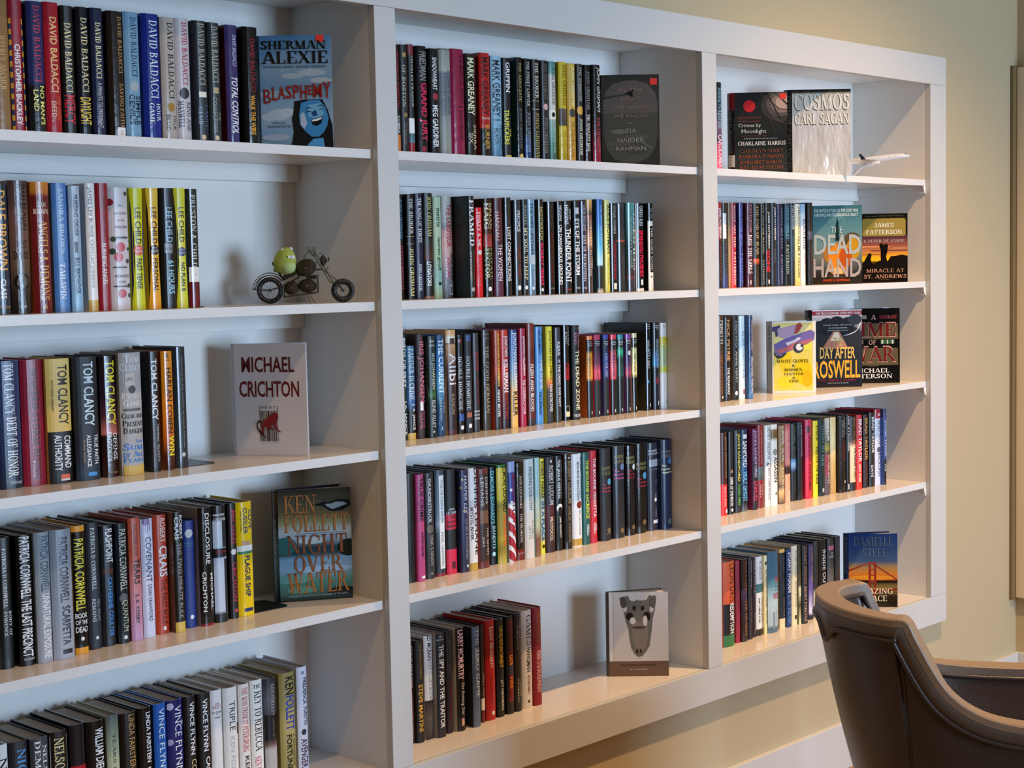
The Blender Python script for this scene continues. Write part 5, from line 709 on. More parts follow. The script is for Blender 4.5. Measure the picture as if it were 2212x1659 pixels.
face('shiny silver foil face-out COSMOS book, right bay top shelf', 1.700, .126, ZS[0], -46, .175, .255, .035, (.022, .010), 12,
 '0:141414,.03:2c2c28,.06:c8c8b8,.3:dcdccc,1:d4d4c4', '0c0c0c',
 ['COSMOS;.055;.25;34342c;.03;.96;hsb', 'COSMOS;.05;.24;d8d8d0;.04;.97;hs', 'CARL SAGAN;.275;.415;4c483c;.035;.965;hs', 'CARL SAGAN;.27;.405;f4f0d4;.045;.97;hs'],
 ['COSMOS;.07;.4;50504c;.3;.85;s', 'CARL SAGAN;.45;.93;3c3c38;.3;.85;s'], foil=1, mat='satin', edge='20201c')
face('teal face-out DEAD HAND book with rocket and orange blast', 1.8295, .14, ZS[1], -46, .15, .240, .03, (.016, .02), 12,
 '0:3c6870,.2:4c7c84,.5:6c8c8c,.65:707870,.85:34302c,.9:282420,1:302820', '284448',
 ['();.5;.75;.18;4c4030;.14', '();.42;.8;.16;584830;.12', '();.62;.5;.3;a86c30;.24', '();.7;.5;.2;e0821c;.34', '();.55;.82;.14;c08c20;.22', '();.66;.66;.13;b8501c;.2', '();.85;.5;.1;f0b878;.1', '();.9;.5;.22;3c3028;.05', '();.2;.4;.1;5c8c90;.1', '();.2;.4;.08;4c7c84;.08', '();.2;.55;.1;5c8c90;.1', '();.2;.55;.08;4c7c84;.08', '();.13;.47;.1;5c8c90;.1', '();.13;.47;.08;4c7c84;.08',
  'THE UNTOLD STORY OF THE COLD WAR;.045;.085;c8dcdc;.02;.92;hb', 'ARMS RACE AND ITS DANGEROUS LEGACY;.1;.14;c8dcdc;.02;.92;hb', 'THE;.27;.35;b8d0d0;.36;.6;h', 'DEAD;.37;.62;a8b0ac;.02;.98;hb', 'HAND;.67;.91;a89c94;.0;.98;hb', '<>;.49,.16 .47,.22 .46,.45 .5,.45 .53,.45 .52,.22;14282c', 'DAVID E. HOFFMAN;.935;.965;e05028;.2;.74;hb'],
 ['THE DEAD HAND;.2;.8;a8b8b8;.3;.7'])
face('dark golfer silhouette face-out book with gold name panel', 2.0986, .135, ZS[1], -48, .146, .2184, .03, (.016, .02), 12,
 '0:14140f,.3:18140f,.34:4c2c38,.45:8c4a3c,.55:c07840,.62:e0a020,.68:e8b818,.7:5c3410,.74:14100c,1:0c0a08', '100e0c',
 ['[];.47;.49;d88858;.0;.6', '[];.53;.545;70403c;.2;1', '[];.585;.6;a05830;.0;.5', '<>;.02,.09 .05,.07 .93,.07 .96,.09 .96,.31 .93,.33 .05,.33 .02,.31;8c7430', '<>;.03,.1 .06,.08 .92,.08 .95,.1 .95,.3 .92,.32 .06,.32 .03,.3;94803c', 'By the authors of Miracle on the 17th Green;.03;.045;847c64;.1;.9;h', 'JAMES;.135;.2;e8e4d0;.28;.7;hs', 'PATTERSON;.235;.3;e8e4d0;.1;.88;hs', '& PETER DE JONGE;.375;.42;b8a8a0;.05;.93;hs',
  '<>;0,.8 .04,.72 .1,.64 .15,.58 .2,.57 .22,.6 .2,.66 .24,.76 .3,.8;100c0a', '<>;.4,.44 .45,.43 .48,.46 .53,.44 .58,.45 .57,.5 .56,.56 .53,.62 .56,.7 .58,.78 .54,.78 .49,.68 .48,.78 .43,.78 .42,.62 .42,.52 .39,.47;100c0a', '<>;.24,.74 .4,.68 .56,.7 .64,.62 .72,.62 .8,.61 .88,.6 1,.62 1,.8 .24,.8;14100c', 'like that unforgettable shot;.49;.52;e0b098;.68;.94;h', 'MIRACLE AT;.8;.855;b0806c;.1;.92;hs', 'ST. ANDREWS;.885;.94;c08c70;.05;.97;hs', 'A NOVEL;.955;.965;8c6c5c;.36;.6;h'], edge='605848')
face('white face-out book with red monkey over black bars, MICHAEL CRICHTON', -.298, .209, ZS[2], -60, .162, .239, .035, (.012, .010), 16,
 '0:cdc8c8,.5:cac6c8,1:cfcaca', 'c0c0c4',
 ['MICHAEL;.115;.255;5c1418;.1;.84;hb', 'CRICHTON;.33;.475;641418;.06;.9;hb', 'N E X T;.555;.578;24201c;.37;.56;h', '[];.555;.87;3c3c40;.335;.342', '[];.555;.87;3c3c40;.585;.592']
 + ['[];.595;.87;2c2c30;%.3f;%.3f' % (a, a+q) for a, q in ((.352, .008), (.366, .004), (.378, .012), (.398, .006), (.412, .005), (.43, .01), (.452, .022), (.484, .006), (.5, .008), (.515, .005), (.53, .012), (.55, .005), (.562, .01))]
 + ['<>;.38,.7 .44,.66 .5,.63 .55,.61 .59,.62 .6,.65 .58,.68 .57,.73 .6,.77 .65,.79 .6,.785 .55,.75 .52,.71 .49,.74 .55,.77 .5,.765 .46,.74 .45,.78 .43,.77 .44,.73 .4,.74 .39,.79 .36,.82 .35,.81 .37,.76 .36,.72;7a1418', '<>;.37,.69 .33,.68 .29,.71 .29,.75 .33,.79 .38,.82 .42,.85 .41,.83 .37,.79 .32,.76 .305,.73 .32,.7 .37,.705;2c0c10', 'a trade a novel;.88;.887;4c4c50;.34;.6;h'],
 mat='matte', pages=1.0)
face('face-out stormy sea book with bronze KEN FOLLETT NIGHT OVER WATER lettering', -.219, .177, ZS[3], -31, .160, .246, .034, (.010, .022), 14,
 '0:2c2c24,.12:48483c,.22:5c5438,.3:84805c,.38:a0acb0,.45:8098a4,.52:243c44,.58:1c4448,.62:6890ac,.72:7898b0,.82:4c7c70,.92:345c54,1:14181c', '141428',
 ['();.12;.8;.2;3c3c30;.08', '();.5;.08;.16;2c5c5c;.12', '();.54;.96;.16;18201c;.12', '();.46;.45;.2;a8b8bc;.05', '();.72;.6;.4;88a8c0;.05', '();.8;.2;.26;5c8c84;.06', '();.93;.85;.2;14181c;.06', '();.9;.3;.2;4c8070;.05',
  '<>;.44,.145 .55,.135 .62,.12 .7,.13 .82,.1 .98,.115 1,.16 .9,.2 .78,.21 .7,.2 .62,.16 .5,.15;14181c', '<>;.64,.14 .72,.14 .8,.125 .9,.13 .95,.15 .85,.17 .75,.19 .68,.17;7c8c90', 'KEN;.05;.21;a06c40;.08;.52;hs', 'FOLLETT;.225;.385;a46c40;.08;.96;hs', '[];.395;.398;243440;.25;.92', 'NIGHT;.405;.585;7c4c38;.1;.93;hs', 'OVER;.59;.745;845438;.2;.88;hs', 'WATER;.745;.93;9c6438;.1;.95;hs', 'A NOVEL BY THE AUTHOR OF THE PILLARS OF THE EARTH;.945;.96;98a0a4;.12;.93;h'],
 ['KEN FOLLETT;.03;.2;6c4030;.5;.95;s', 'NIGHT OVER WATER;.26;.7;98a0b0;.3;.8;s'], sbands='0:181828,.3:24243c,.5:5c7c90,.7:4c6c84,1:1c242c', edge='c8d4dc')
face('thick yellow face-out book with marbled lettering and white border', 1.64, .163, ZS[2], -46, .131, .216, .035, (.012, .030), 14,
 '0:e8e4d8,1:ece4d4', '908c84',
 ['[];.03;.965;e8d060;.03;.93', '[];.05;.4;e4dc98;.05;.9', '();.55;.3;.14;ecc828;.3', '();.7;.7;.2;f0c818;.3', '();.85;.3;.2;f0d030;.14', '();.8;.8;.12;e8b410;.2', '();.35;.8;.1;f0e050;.1', '<>;0,.08 .18,.05 .18,.09 .12,.12 .14,.2 .08,.22 .06,.14 0,.14;4c4870', '<>;.12,.1 .3,.08 .6,.04 .66,.12 .5,.2 .3,.24 .16,.22;b09cb8', '<>;.55,.05 .64,.02 .7,.06 .6,.16 .5,.18;a84c4c', '<>;.04,.32 .3,.24 .6,.18 .88,.12 .98,.16 .96,.26 .8,.32 .6,.36 .3,.44 .16,.48 .06,.44;7468a8', '<>;.1,.4 .3,.36 .5,.3 .7,.28 .9,.24 .9,.28 .7,.34 .4,.4 .15,.45;c06c70', '<>;.3,.3 .5,.26 .6,.22 .66,.24 .5,.3 .35,.34;e0d8e4', '();.37;.6;.12;3c4048', '();.36;.62;.08;ece8e4', '();.34;.68;.035;3c4048', '<>;.04,.42 .1,.47 .2,.48 .28,.44 .34,.44 .24,.5 .12,.52 .05,.47;3c3c44',
  'MAUVE GLOVES;.53;.575;4c4418;.1;.82;hs', '&;.6;.635;4c4418;.45;.54;hs', 'MADMEN,;.655;.695;4c4418;.27;.7;hs', 'CLUTTER;.715;.75;4c4418;.27;.72;hs', '&;.77;.8;4c4418;.46;.54;hs', 'VINE;.815;.85;4c4418;.38;.6;hs'],
 ['TOM WOLFE;.06;.42;302c28;.45;.8;s', 'MAUVE GLOVES & MADMEN CLUTTER & VINE;.06;.85;4c4844;.1;.28'], mat='satin', edge='e8e0d0')
face('black face-out book about Roswell with lightning and red banner', 1.882, .180, ZS[2], -39, .161, .242, .03, (.016, .018), 14,
 '0:f0e8e4,.015:f0e8e4,.016:a42c3c,.07:a42c3c,.071:f0e8e4,.08:d8ccc8,.2:8c8888,.3:2c2c30,1:14141a', '0c0c0e',
 ['();.22;.14;.12;24242a;.12', '();.17;.3;.14;24262a;.1', '();.15;.5;.14;222428;.1', '();.17;.72;.14;24262a;.11', '();.13;.86;.14;3c3e44;.1', '();.27;.5;.46;202226;.1', '<>;.42,.28 .55,.28 .72,.5 .2,.5;a87460', '<>;.45,.29 .52,.29 .6,.4 .36,.4;f0d0b8', '<>;.98,.16 .94,.2 .9,.26 .84,.29 .72,.32 .6,.34 .72,.33 .85,.3 .92,.26 .97,.2;c8d0dc', '[];.5;.89;22262c;0;1',
  'THE TRUTH EXPOSED AFTER FIFTY YEARS;.03;.06;f4e4e0;.07;.97;hb', 'A Former Pentagon Official Reveals;.19;.205;d8d8d8;.22;.8;hb', 'the U.S. Government\'s;.225;.24;d8d8d8;.33;.7;hb', 'Shocking UFO Cover-up;.26;.275;d8d8d8;.31;.72;hb', 'THE;.36;.465;b8a868;.42;.6;hb', 'DAY AFTER;.48;.63;d8b460;.15;.86;hb', 'ROSWELL;.65;.885;d8a030;.02;.96;hb', 'COL. PHILIP J. CORSO;.9;.925;b02c44;.12;.88;h', 'WITH WILLIAM J. BIRNES;.94;.955;c8c8c8;.3;.72;h'],
 ['THE DAY AFTER ROSWELL;.1;.7;a89858;.3;.7'], edge='0c0c0c')
face('black face-out A TIME OF WAR book with medal ribbons', 2.083, .183, ZS[2], -48, .171, .240, .03, (.016, .02), 14,
 '0e0d0d', '0c0c0c',
 ['A;.085;.15;c89890;.46;.56;hs', '[];.09;.14;5c2428;.62;.94', '[];.1;.13;8c6c64;.78;.8', '[];.09;.14;8c8884;.06;.38', '<>;.07,.2 .96,.2 .97,.41 .09,.41;5c5038', 'TIME;.185;.385;c8a090;.01;.93;hs', 'TIME;.195;.375;6c1c20;.03;.92;hs', 'OF;.42;.485;b89488;.42;.56;hs', '[];.42;.475;8c7c58;.06;.32', '[];.42;.475;3c5c40;.64;.9', '[];.42;.475;c8c8b8;.66;.69', '[];.42;.475;c8c8b8;.76;.78', '[];.42;.475;c8c8b8;.85;.88', '<>;.05,.53 .96,.53 .97,.76 .09,.76;5c5038', 'WAR;.5;.72;c8a090;.06;.93;hs', 'WAR;.515;.71;6c1c20;.08;.92;hs', 'A NOVEL BY;.765;.775;a89c94;.4;.6;h', 'MICHAEL;.8;.86;e8dcd4;.14;.8;hs', 'PETERSON;.875;.935;e8dcd4;.08;.86;hs'], edge='1c1818')
face('pale face-out book with grey alligator skull, brown foot band', .863, .160, 0, -48, .158, .228, .018, (.008, .010), 16,
 '0:cfc8c0,.82:ccc4bc,.821:6c5444,1:6c5040', '4c4038',
 ['[];0;.82;c0bab2;.07;.08', '[];0;.82;dcd8d4;0;.06', '<>;.18,.07 .22,.055 .27,.07 .29,.04 .33,.045 .35,.09 .4,.11 .46,.1 .48,.085 .5,.1 .58,.1 .64,.09 .68,.04 .71,.035 .72,.06 .75,.04 .8,.045 .8,.1 .78,.2 .74,.32 .72,.45 .7,.55 .68,.64 .62,.71 .55,.765 .48,.77 .42,.73 .37,.66 .35,.58 .33,.45 .28,.33 .24,.2 .2,.12;6c6860',
  '<>;.4,.3 .52,.36 .64,.3 .66,.5 .62,.66 .52,.72 .43,.66 .38,.5;84786c', '();.2;.27;.035;d0c8c0;.05', '();.2;.72;.035;d0c8c0;.06', '();.29;.35;.06;1c1816;.07', '();.34;.4;.05;d4ccc4;.06', '();.29;.64;.06;1c1816;.08', '();.34;.61;.04;d4ccc4;.09', '();.19;.43;.03;241c18;.04', '();.19;.57;.03;241c18;.04', '();.7;.47;.016;241c18;.04', '();.7;.53;.016;241c18;.04', '();.42;.5;.12;443c36;.02', '();.12;.25;.05;4c4a46;.1', '();.12;.74;.05;5c5a54;.1',
  'Shantyboat Stories;.85;.885;241c18;.19;.77;h', 'JIM DRAPER;.91;.93;d8ccc0;.33;.64;h'], mat='satin', pages=1.0)
face('blue sunset bridge face-out Amazing Grace book behind the chair', 2.008, .131, 0, -53, .152, .236, .035, (.016, .010), 14,
 '0:1c3468,.2:24406c,.38:3c5474,.46:9c7c4c,.55:c8782c,.62:b8481c,.655:5c2c24,.66:1c1814,.7:6c5c34,.76:8c6c34,.85:2c2018,1:14100c', '16284c',
 ['();.6;.5;.5;d88c28;.05', '<>;.0,.49 .4,.4 .41,.41 .0,.52;8c3424', '<>;.5,.4 1,.62 1,.64 .5,.42;8c3424', '[];.42;.78;8c2c20;.41,.46'.replace('.41,.46', '.41;.455'), '[];.42;.78;8c2c20;.52;.565', '[];.39;.41;9c3424;.4;.57', '[];.48;.495;9c3424;.43;.55', '[];.56;.575;9c3424;.43;.55', '[];.65;.665;9c3424;.43;.55', '[];.77;.98;7c2018;.5;.56', '[];.64;.66;14140f;0;.4', '[];.64;.66;14140f;.57;1', '<>;.0,.84 1,.74 1,.76 0,.87;7c2018',
  'DANIELLE;.045;.17;4c5c70;.1;.9;hs', 'STEEL;.2;.32;54647c;.28;.78;hs', 'AMAZING;.74;.82;e4d8b8;.14;.9;hs', 'GRACE;.84;.92;e4d8b8;.26;.78;hs'],
 ['DANIELLE STEEL;.06;.55;6c7c90;.3;.7;s'], edge='1c2c4c')

need = set()
for bk in books+FACES:
    for it in bk['items']+bk.get('sitems', []):
        if it['k'] == 'text' and 's' not in it['fl']: need.add(text_key(it['s'], it['fl']))
prepare_texts(sorted(need))

def arc(x, b, w): return b*abs(2*x/w)**2.8
def make_book(bk):
    w = bk['x1']-bk['x0']-.0004; h = bk['h']; key = bk['key']; rnd = random.Random(hash((key[0] == 'A', bk['n'], int(key[1]))) & 0xffff)
    bl = min(.0065, w*.16); d = min(.150+rnd.uniform(-.004, .004), D-.002-bk['y'])
    tb = .0026; bands = bk['bands']; items = [i for i in bk['items'] if i['k'] != 'L']
    lc = next((lin(i['c']) for i in bk['items'] if i['k'] == 'L'), None)
    base = bands[min(1, len(bands)-1)][1] if bands[0][0] == 0 and len(bands) > 2 else bands[0][1]
    lum = sum(base)/3
    if lc is None: lc = base if lum < .25 else tuple(c*.9 for c in base)
    root = empty('book', ((bk['x0']+bk['x1'])/2, bk['y'], ROWZ[key[1]]+.0003),
                 label=None, cat='book')
    tag(root, 'book, %s; %s from left, %s, %s' % (bk['desc'], ORD[bk['n']], SHN[key[1]], BAYN[key[0]]), None, 'upright books, %s of %s' % (SHN[key[1]], BAYN[key[0]]))
    if bk['n'] == 1: pass
    mb = MB(); n = 8
    xs = [-w/2+w*i/n for i in range(n+1)]; F = [(x, arc(x, bl, w)) for x in xs]
    ts = [(bands[i], bands[i+1]) for i in range(len(bands)-1) if bands[i+1][0] > bands[i][0]]
    for (ta, ca), (tb_, cb) in ts:
        za, zb = h*(1-ta), h*(1-tb_)
        for i in range(n):
            (xa, ya), (xb, yb) = F[i], F[i+1]
            mb.face([(xa, ya, zb), (xb, yb, zb), (xb, yb, za), (xa, ya, za)], [cb, cb, ca, ca], smooth=True)
    spine_faces = len(mb.f)
    # boards
    hs = .0 ; x = w/2
    for sx in (-1, 1):
        mb.face([(sx*x, bl, 0), (sx*x, bl, h), (sx*x, d, h), (sx*x, d, 0)][::-sx or 1], lc)
        xi = sx*(x-tb)
        mb.face([(xi, bl+.002, 0), (xi, bl+.002, h), (xi, d, h), (xi, d, 0)][::sx], lc)
        mb.face([(sx*x, d, 0), (sx*x, d, h), (xi, d, h), (xi, d, 0)][::sx], lc)
        for z, q in ((h, 1), (0, -1)):
            mb.face([(sx*x, bl, z), (xi, bl+.002, z), (xi, d, z), (sx*x, d, z)][::sx*q], lc)
    # top and bottom lip of the spine, and its inside
    G = [(px*(1-2*tb/w), py+.0022) for px, py in F]
    top = bands[0][1]; bot = bands[-1][1]
    for i in range(n):
        a, b_, c, e = F[i], F[i+1], G[i+1], G[i]
        mb.face([(*a, h), (*b_, h), (*c, h), (*e, h)], top); mb.face([(*a, 0), (*e, 0), (*c, 0), (*b_, 0)], bot)
        mb.face([(*e, h), (*c, h), (*c, 0), (*e, 0)], top)
    S = lambda xf, t, lift: ((xf-.5)*w, arc((xf-.5)*w, bl, w)-lift, h*(1-t))
    decorate(mb, items, w, h, S, True)
    m = rnd.choice(['gloss', 'gloss', 'satin']) if key[1] in '12' else rnd.choice(['satin', 'satin', 'gloss', 'matte'])
    if key in ('A2',) and bk['n'] in (4, 5, 8): m = 'satin'
    cov = mb.build('cover', M[m], root)
    pb = MB(); wi = w/2-tb-.0001; z0, z1 = .0035, h-.0035
    y0s = [(px*(wi*2/w), py+.0024) for px, py in F]
    poly = [(q[0], q[1]) for q in y0s]+[(wi, d-.004), (wi*.5, d-.0062), (0, d-.0068), (-wi*.5, d-.0062), (-wi, d-.004)]
    pb.prism(poly, z0, z1)
    pb.build('page_block', M['page'], root)
    # tilt by a hair, as books on a shelf stand
    return root
labels_seen = set()
for bk in books: make_book(bk)

# ---------------------------------------------------------------- face-out books, standing slightly open
def make_face(fb):
    w, h, th = fb['w'], fb['h'], fb['th']
    root = empty('book', (fb['x'], fb['y'], fb['z']+.0003), R(fb['rz']), fb['label'], 'book')
    mb = MB(); tb = .0026; sx, sy = fb['spine']; phi = R(fb['open']); c = lin(fb['sc'])
    bands = fb['bands']
    for i in range(len(bands)-1):
        (ta, ca), (tb_, cb) = bands[i], bands[i+1]
        if tb_ <= ta: continue
        mb.face([(0, 0, h*(1-tb_)), (w, 0, h*(1-tb_)), (w, 0, h*(1-ta)), (0, 0, h*(1-ta))], [cb, cb, ca, ca], m=1 if fb.get('foil') else 0)
    e1 = lin(fb.get('edge', fb['sc']))
    mb.face([(w, 0, 0), (w, tb, 0), (w, tb, h), (w, 0, h)], e1); mb.face([(0, tb, 0), (0, tb, h), (w, tb, h), (w, tb, 0)], c)
    mb.face([(0, 0, h), (w, 0, h), (w, tb, h), (0, tb, h)], e1); mb.face([(0, 0, 0), (0, tb, 0), (w, tb, 0), (w, 0, 0)], c)
    # spine board
    nx, ny = sy, sx; L = math.hypot(sx, sy); nrm = Vector((-sy, -sx, 0))/L
    if nrm.x > 0: nrm = -nrm
    n = 5; P = []
    for i in range(n+1):
        k = i/n; bulge = .0035*math.sin(math.pi*k)
        P.append((Vector((-sx*k, sy*k, 0))+nrm*bulge, Vector((-sx*k, sy*k, 0))-nrm*.002))
    sb = parse_bands(fb.get('sbands', fb['sc']))
    for i in range(n):
        (a, ai), (b_, bi) = P[i], P[i+1]
        for j in range(len(sb)-1):
            (ta, ca), (tb_, cb) = sb[j], sb[j+1]
            if tb_ > ta: mb.face([(b_.x, b_.y, h*(1-tb_)), (a.x, a.y, h*(1-tb_)), (a.x, a.y, h*(1-ta)), (b_.x, b_.y, h*(1-ta))], [cb, cb, ca, ca], smooth=True)
        mb.face([(ai.x, ai.y, h), (bi.x, bi.y, h), (b_.x, b_.y, h), (a.x, a.y, h)], sb[0][1]); mb.face([(a.x, a.y, 0), (b_.x, b_.y, 0), (bi.x, bi.y, 0), (ai.x, ai.y, 0)], sb[-1][1])
        mb.face([(ai.x, ai.y, 0), (bi.x, bi.y, 0), (bi.x, bi.y, h), (ai.x, ai.y, h)], c)
    # back board
    o = Vector((-sx, sy, 0)); dr = Vector((math.cos(phi), math.sin(phi), 0)); nn = Vector((-dr.y, dr.x, 0))
    q = [o, o+dr*w, o+dr*w+nn*tb, o+nn*tb]
    mb.prism([(p.x, p.y) for p in q], 0, h, c)
    S = lambda xf, t, lift: (xf*w, -lift, h*(1-t))
    decorate(mb, fb['items'], w, h, S, False, 1 if fb.get('foil') == 2 else 0)
    def SS(xf, t, lift):
        k = 1-xf; v = Vector((-sx*k, sy*k, 0))+nrm*(.0035*math.sin(math.pi*k)+lift); return (v.x, v.y, h*(1-t))
    decorate(mb, fb['sitems'], L, h, SS, True)
    mb.build('cover', [M[fb.get('mat', 'gloss')], M['foil']], root)
    pb = MB(); i1 = o+dr*(w-.006)
    g = .0026
    f0 = Vector((.002, g+.0002, 0)); f1 = Vector((w-.004, g+.0002, 0)); b0 = o+Vector((.003, -.0004, 0)); 
    b1 = o+dr*(w-.01)-nn*.0006
    lim = fb.get('pages', .75)
    b1 = b0 + (b1-b0)*1.0
    mid = f1*(1-lim)+b1*lim; mid2 = (f1+mid)/2+Vector((.003, 0, 0))
    endb = o+dr*(w-.01)*.97-nn*.0006 if lim > .95 else b0*.25+mid*.75
    poly = [f0, f1, mid2, mid, b0+(mid-b0)*.5, b0]
    pb.prism([(p.x, p.y) for p in poly], .0035, h-.0035)
    pb.build('page_block', M['pagew'], root)
    if fb.get('sticker'):
        x0, x1, t0, t1 = fb['sticker']; b = MB(); b.box(x0*w, x1*w, -.0011, -.0006, h*(1-t1), h*(1-t0)); b.build('price_sticker', M['sticker'], root)
    return root
for fb in FACES: make_face(fb)
# ---------------------------------------------------------------- bookends
def bookend(x, y, z, h, base, depth, label, rz=0, w=.11):
    root = empty('bookend', (x, y, z+.0003), rz, label, 'bookend', None)
    b = MB(); t = .0012; n = 8; r = .02
    prof = [(0, 0), (depth, 0)] + [(depth-r+r*math.cos(R(a)), h-r+r*math.sin(R(a))) for a in range(0, 91, 15)] + [(r-r*math.cos(R(a)), h-r+r*math.sin(R(a))) for a in range(90, -1, -15)]
    b.prism([(p, q) for p, q in prof], -t, 0, axis='x')
    b.build('upright_plate', M['black'], root)
    b = MB(); prof = [(0, 0)] + [(base-r+r*math.sin(R(a)), r*0+ (1-math.cos(R(a)))*r) for a in range(0, 91, 15)] + [(base-r+r*math.cos(R(a)), depth-r+r*math.sin(R(a))) for a in range(0, 91, 15)] + [(0, depth)]
    b.prism(prof, 0, .0012); b.build('base_plate', M['black'], root)
def last(key): return [q for q in books if q['key'] == key][-1]
for key, h, base, dp, lab in (('A2', .155, .02, .11, 'black metal bookend peeking behind the last spine, second shelf of left bay'),
                              ('A3', .20, .075, .12, 'black metal bookend holding the left bay middle shelf row'),
                              ('A4', .20, .098, .10, 'black metal bookend with a long base tongue beside the yellow spine'),
                              ('B5', .16, .012, .06, 'small black bookend tip right of the crimson spine, bottom shelf'),
                              ('C3', .16, .06, .07, 'black bookend foot beside the deep blue spine, right bay')):
    q = last(key); bookend(q['x1']+.0018, q['y']+(.008 if key != 'B5' else .02)+(.03 if key == 'C3' else 0), ROWZ[key[1]], h, base, dp, lab)

# ---------------------------------------------------------------- wire motorcycle with a plush toy on its seat
px0, dep = 582.7, 1025.0
ANG = R(-47)
BX0, BY0 = -.223, .175
def bp(cx, cy, y=0.0):                       # a point in the bike's own upright plane (x forward, z up), from its measured side view
    u = 520+cx/7.9; v = 510+cy/7.9
    return (( u-px0)/dep, y, max(.0, (655.6-4.1*(u-px0)/163-v)/dep))
bike = empty('toy_motorcycle', (BX0, BY0, ZS[1]+.0005), ANG, 'brass wire toy motorcycle with black tyres on second shelf, left bay', 'model motorcycle')
def wheel(cx, R_, r_, name, yaw=0, wide=1.3):
    wr = link(name, None, parent=bike, loc=cx); wr.rotation_euler = (0, 0, yaw)
    b = MB(); n = 22; P = []
    for i in range(n):
        a = 2*math.pi*i/n; rad = R_-r_; row = []
        for k in range(8):
            q = 2*math.pi*k/8; rr = rad+r_*math.cos(q)*(1.0+.05*(i % 2)); row.append((rr*math.cos(a), r_*wide*math.sin(q), rr*math.sin(a)))
        P.append(row)
    b.grid(P, closeu=True, closev=True, smooth=False); ty = b.build('tyre', M['rubber'], wr)
    b = MB()
    for i in range(14):
        a = 2*math.pi*(i+.3)/14; s = .0012*(1 if i % 2 else -1)
        b.tube([(0, s*2, 0), ((R_-2*r_+.001)*math.cos(a), s, (R_-2*r_+.001)*math.sin(a))], .00045, 5)
        b.tube([(q[0], q[1], q[2]) for q in [((R_-r_+ (r_+.0004)*math.cos(t))*math.cos(a), (r_+.0004)*wide*math.sin(t), (R_-r_+(r_+.0004)*math.cos(t))*math.sin(a)) for t in [2*math.pi*k/10 for k in range(10)]]], .00035, 4, closed=True)
    b.build('spokes', M['steel'], wr)
    b = MB(); b.tube([(0, -.006, 0), (0, .006, 0)], .0028, 10); b.build('hub', M['wire'], wr)
    b = MB(); b.tube([((R_-2*r_+.0006)*math.cos(2*math.pi*i/20), 0, (R_-2*r_+.0006)*math.sin(2*math.pi*i/20)) for i in range(20)], .0007, 5, closed=True); b.build('rim', M['steel'], wr)
RW = .0288; FWR = .0256
rwc = bp(495, 915); rwc = (rwc[0], 0, RW); fwc = bp(1765, 925); fwc = (fwc[0], 0, FWR)
wheel(rwc, RW, .0052, 'rear_wheel'); wheel(fwc, FWR, .0062, 'front_wheel', yaw=R(14), wide=1.5)
def wires(name, lst, r, m='wire', parent=bike, n=6):
    b = MB()
    for pts in lst: b.tube([bp(*p) for p in pts], r, n)
    return b.build(name, M[m], parent)
def fend(off, y): return [(rwc[0]-.5*0+(RW+off)*math.cos(R(a)), y, rwc[2]+(RW+off)*math.sin(R(a))) for a in range(175, 25, -10)]
b = MB()
for off, y in ((.0035, .007), (.0035, -.007), (.0085, 0)): b.tube(fend(off, y), .0009, 6)
b.tube([fend(.0035, .007)[0], fend(.0085, 0)[0], fend(.0035, -.007)[0]], .0016, 6); b.build('rear_fender', M['wire'], bike)
b = MB()
for y in (-.009, .009):
    b.tube([(rwc[0]-.03, y, rwc[2]+.002), (rwc[0], y, rwc[2]), bp(700, 850, y), bp(1000, 690, y)], .0012, 6)
    b.tube([bp(735, 1030, y), bp(1020, 990, y), bp(1310, 950, y)], .0018, 8)
    b.tube([bp(740, 800, y), bp(735, 1030, y)], .001, 6); b.tube([bp(1330, 650, y), bp(1325, 960, y)], .0014, 6)
    b.tube([bp(960, 600, y), bp(1010, 690, y)], .001, 6)
    b.tube([bp(1120, 650, y), bp(1330, 655, y)], .0011, 6)
b.tube([bp(1330, 650, -.009), bp(1330, 650, .009)], .0013, 6); b.tube([bp(735, 1030, -.009), bp(735, 1030, .009)], .0013, 6); b.tube([bp(1310, 950, -.009), bp(1310, 950, .009)], .0015, 6)
b.tube([bp(1270, 560), bp(1420, 540)], .0016, 6); b.tube([bp(1300, 430), bp(1340, 410)], .001, 5)
b.build('frame', M['wire'], bike)
def coil(name, cx, cy, rx, ry, tilt, turns, halfw, hole=(.35, .2)):
    """a flat oval wound from wire, both faces, with an open keyhole centre"""
    b = MB(); c = Vector(bp(cx, cy)); sx = rx/7.9/dep; sz = ry/7.9/dep; ct, st = math.cos(R(tilt)), math.sin(R(tilt))
    def E(k, a, y):
        X = (hole[0]+(1-hole[0])*k)*sx*math.cos(a); Z = (hole[1]+(1-hole[1])*k)*sz*math.sin(a)
        return (c.x+X*ct-Z*st, y, c.z+X*st+Z*ct)
    n = 26
    for s in range(turns+1):
        k = s/turns
        y = halfw*(1-.55*k*k)
        for sg in (-1, 1): b.tube([E(k, 2*math.pi*i/n, sg*y) for i in range(n)], sx/turns*.62, 5, closed=True)
    P = [[E(1.0, 2*math.pi*i/n, y) for i in range(n)] for y in (-halfw*.45, halfw*.45)]
    b.grid(P, closev=True)
    return b.build(name, M['wire2'], bike)
coil('fuel_tank', 1130, 520, 165, 135, 22, 7, .011, (.55, .18))
coil('engine_coil', 870, 870, 112, 108, 0, 5, .009, (.35, .35)); coil('engine_coil', 1150, 835, 140, 104, -3, 5, .009, (.4, .25))
b = MB(); x0, _, z0 = bp(1135, 720); x1, _, z1 = bp(1300, 655); b.box(x0, x1, -.007, .007, z0, z1, bev=.001); b.build('air_box', M['wire2'], bike)
b = MB(); P0 = Vector(bp(560, 455)); P1 = Vector(bp(745, 745))
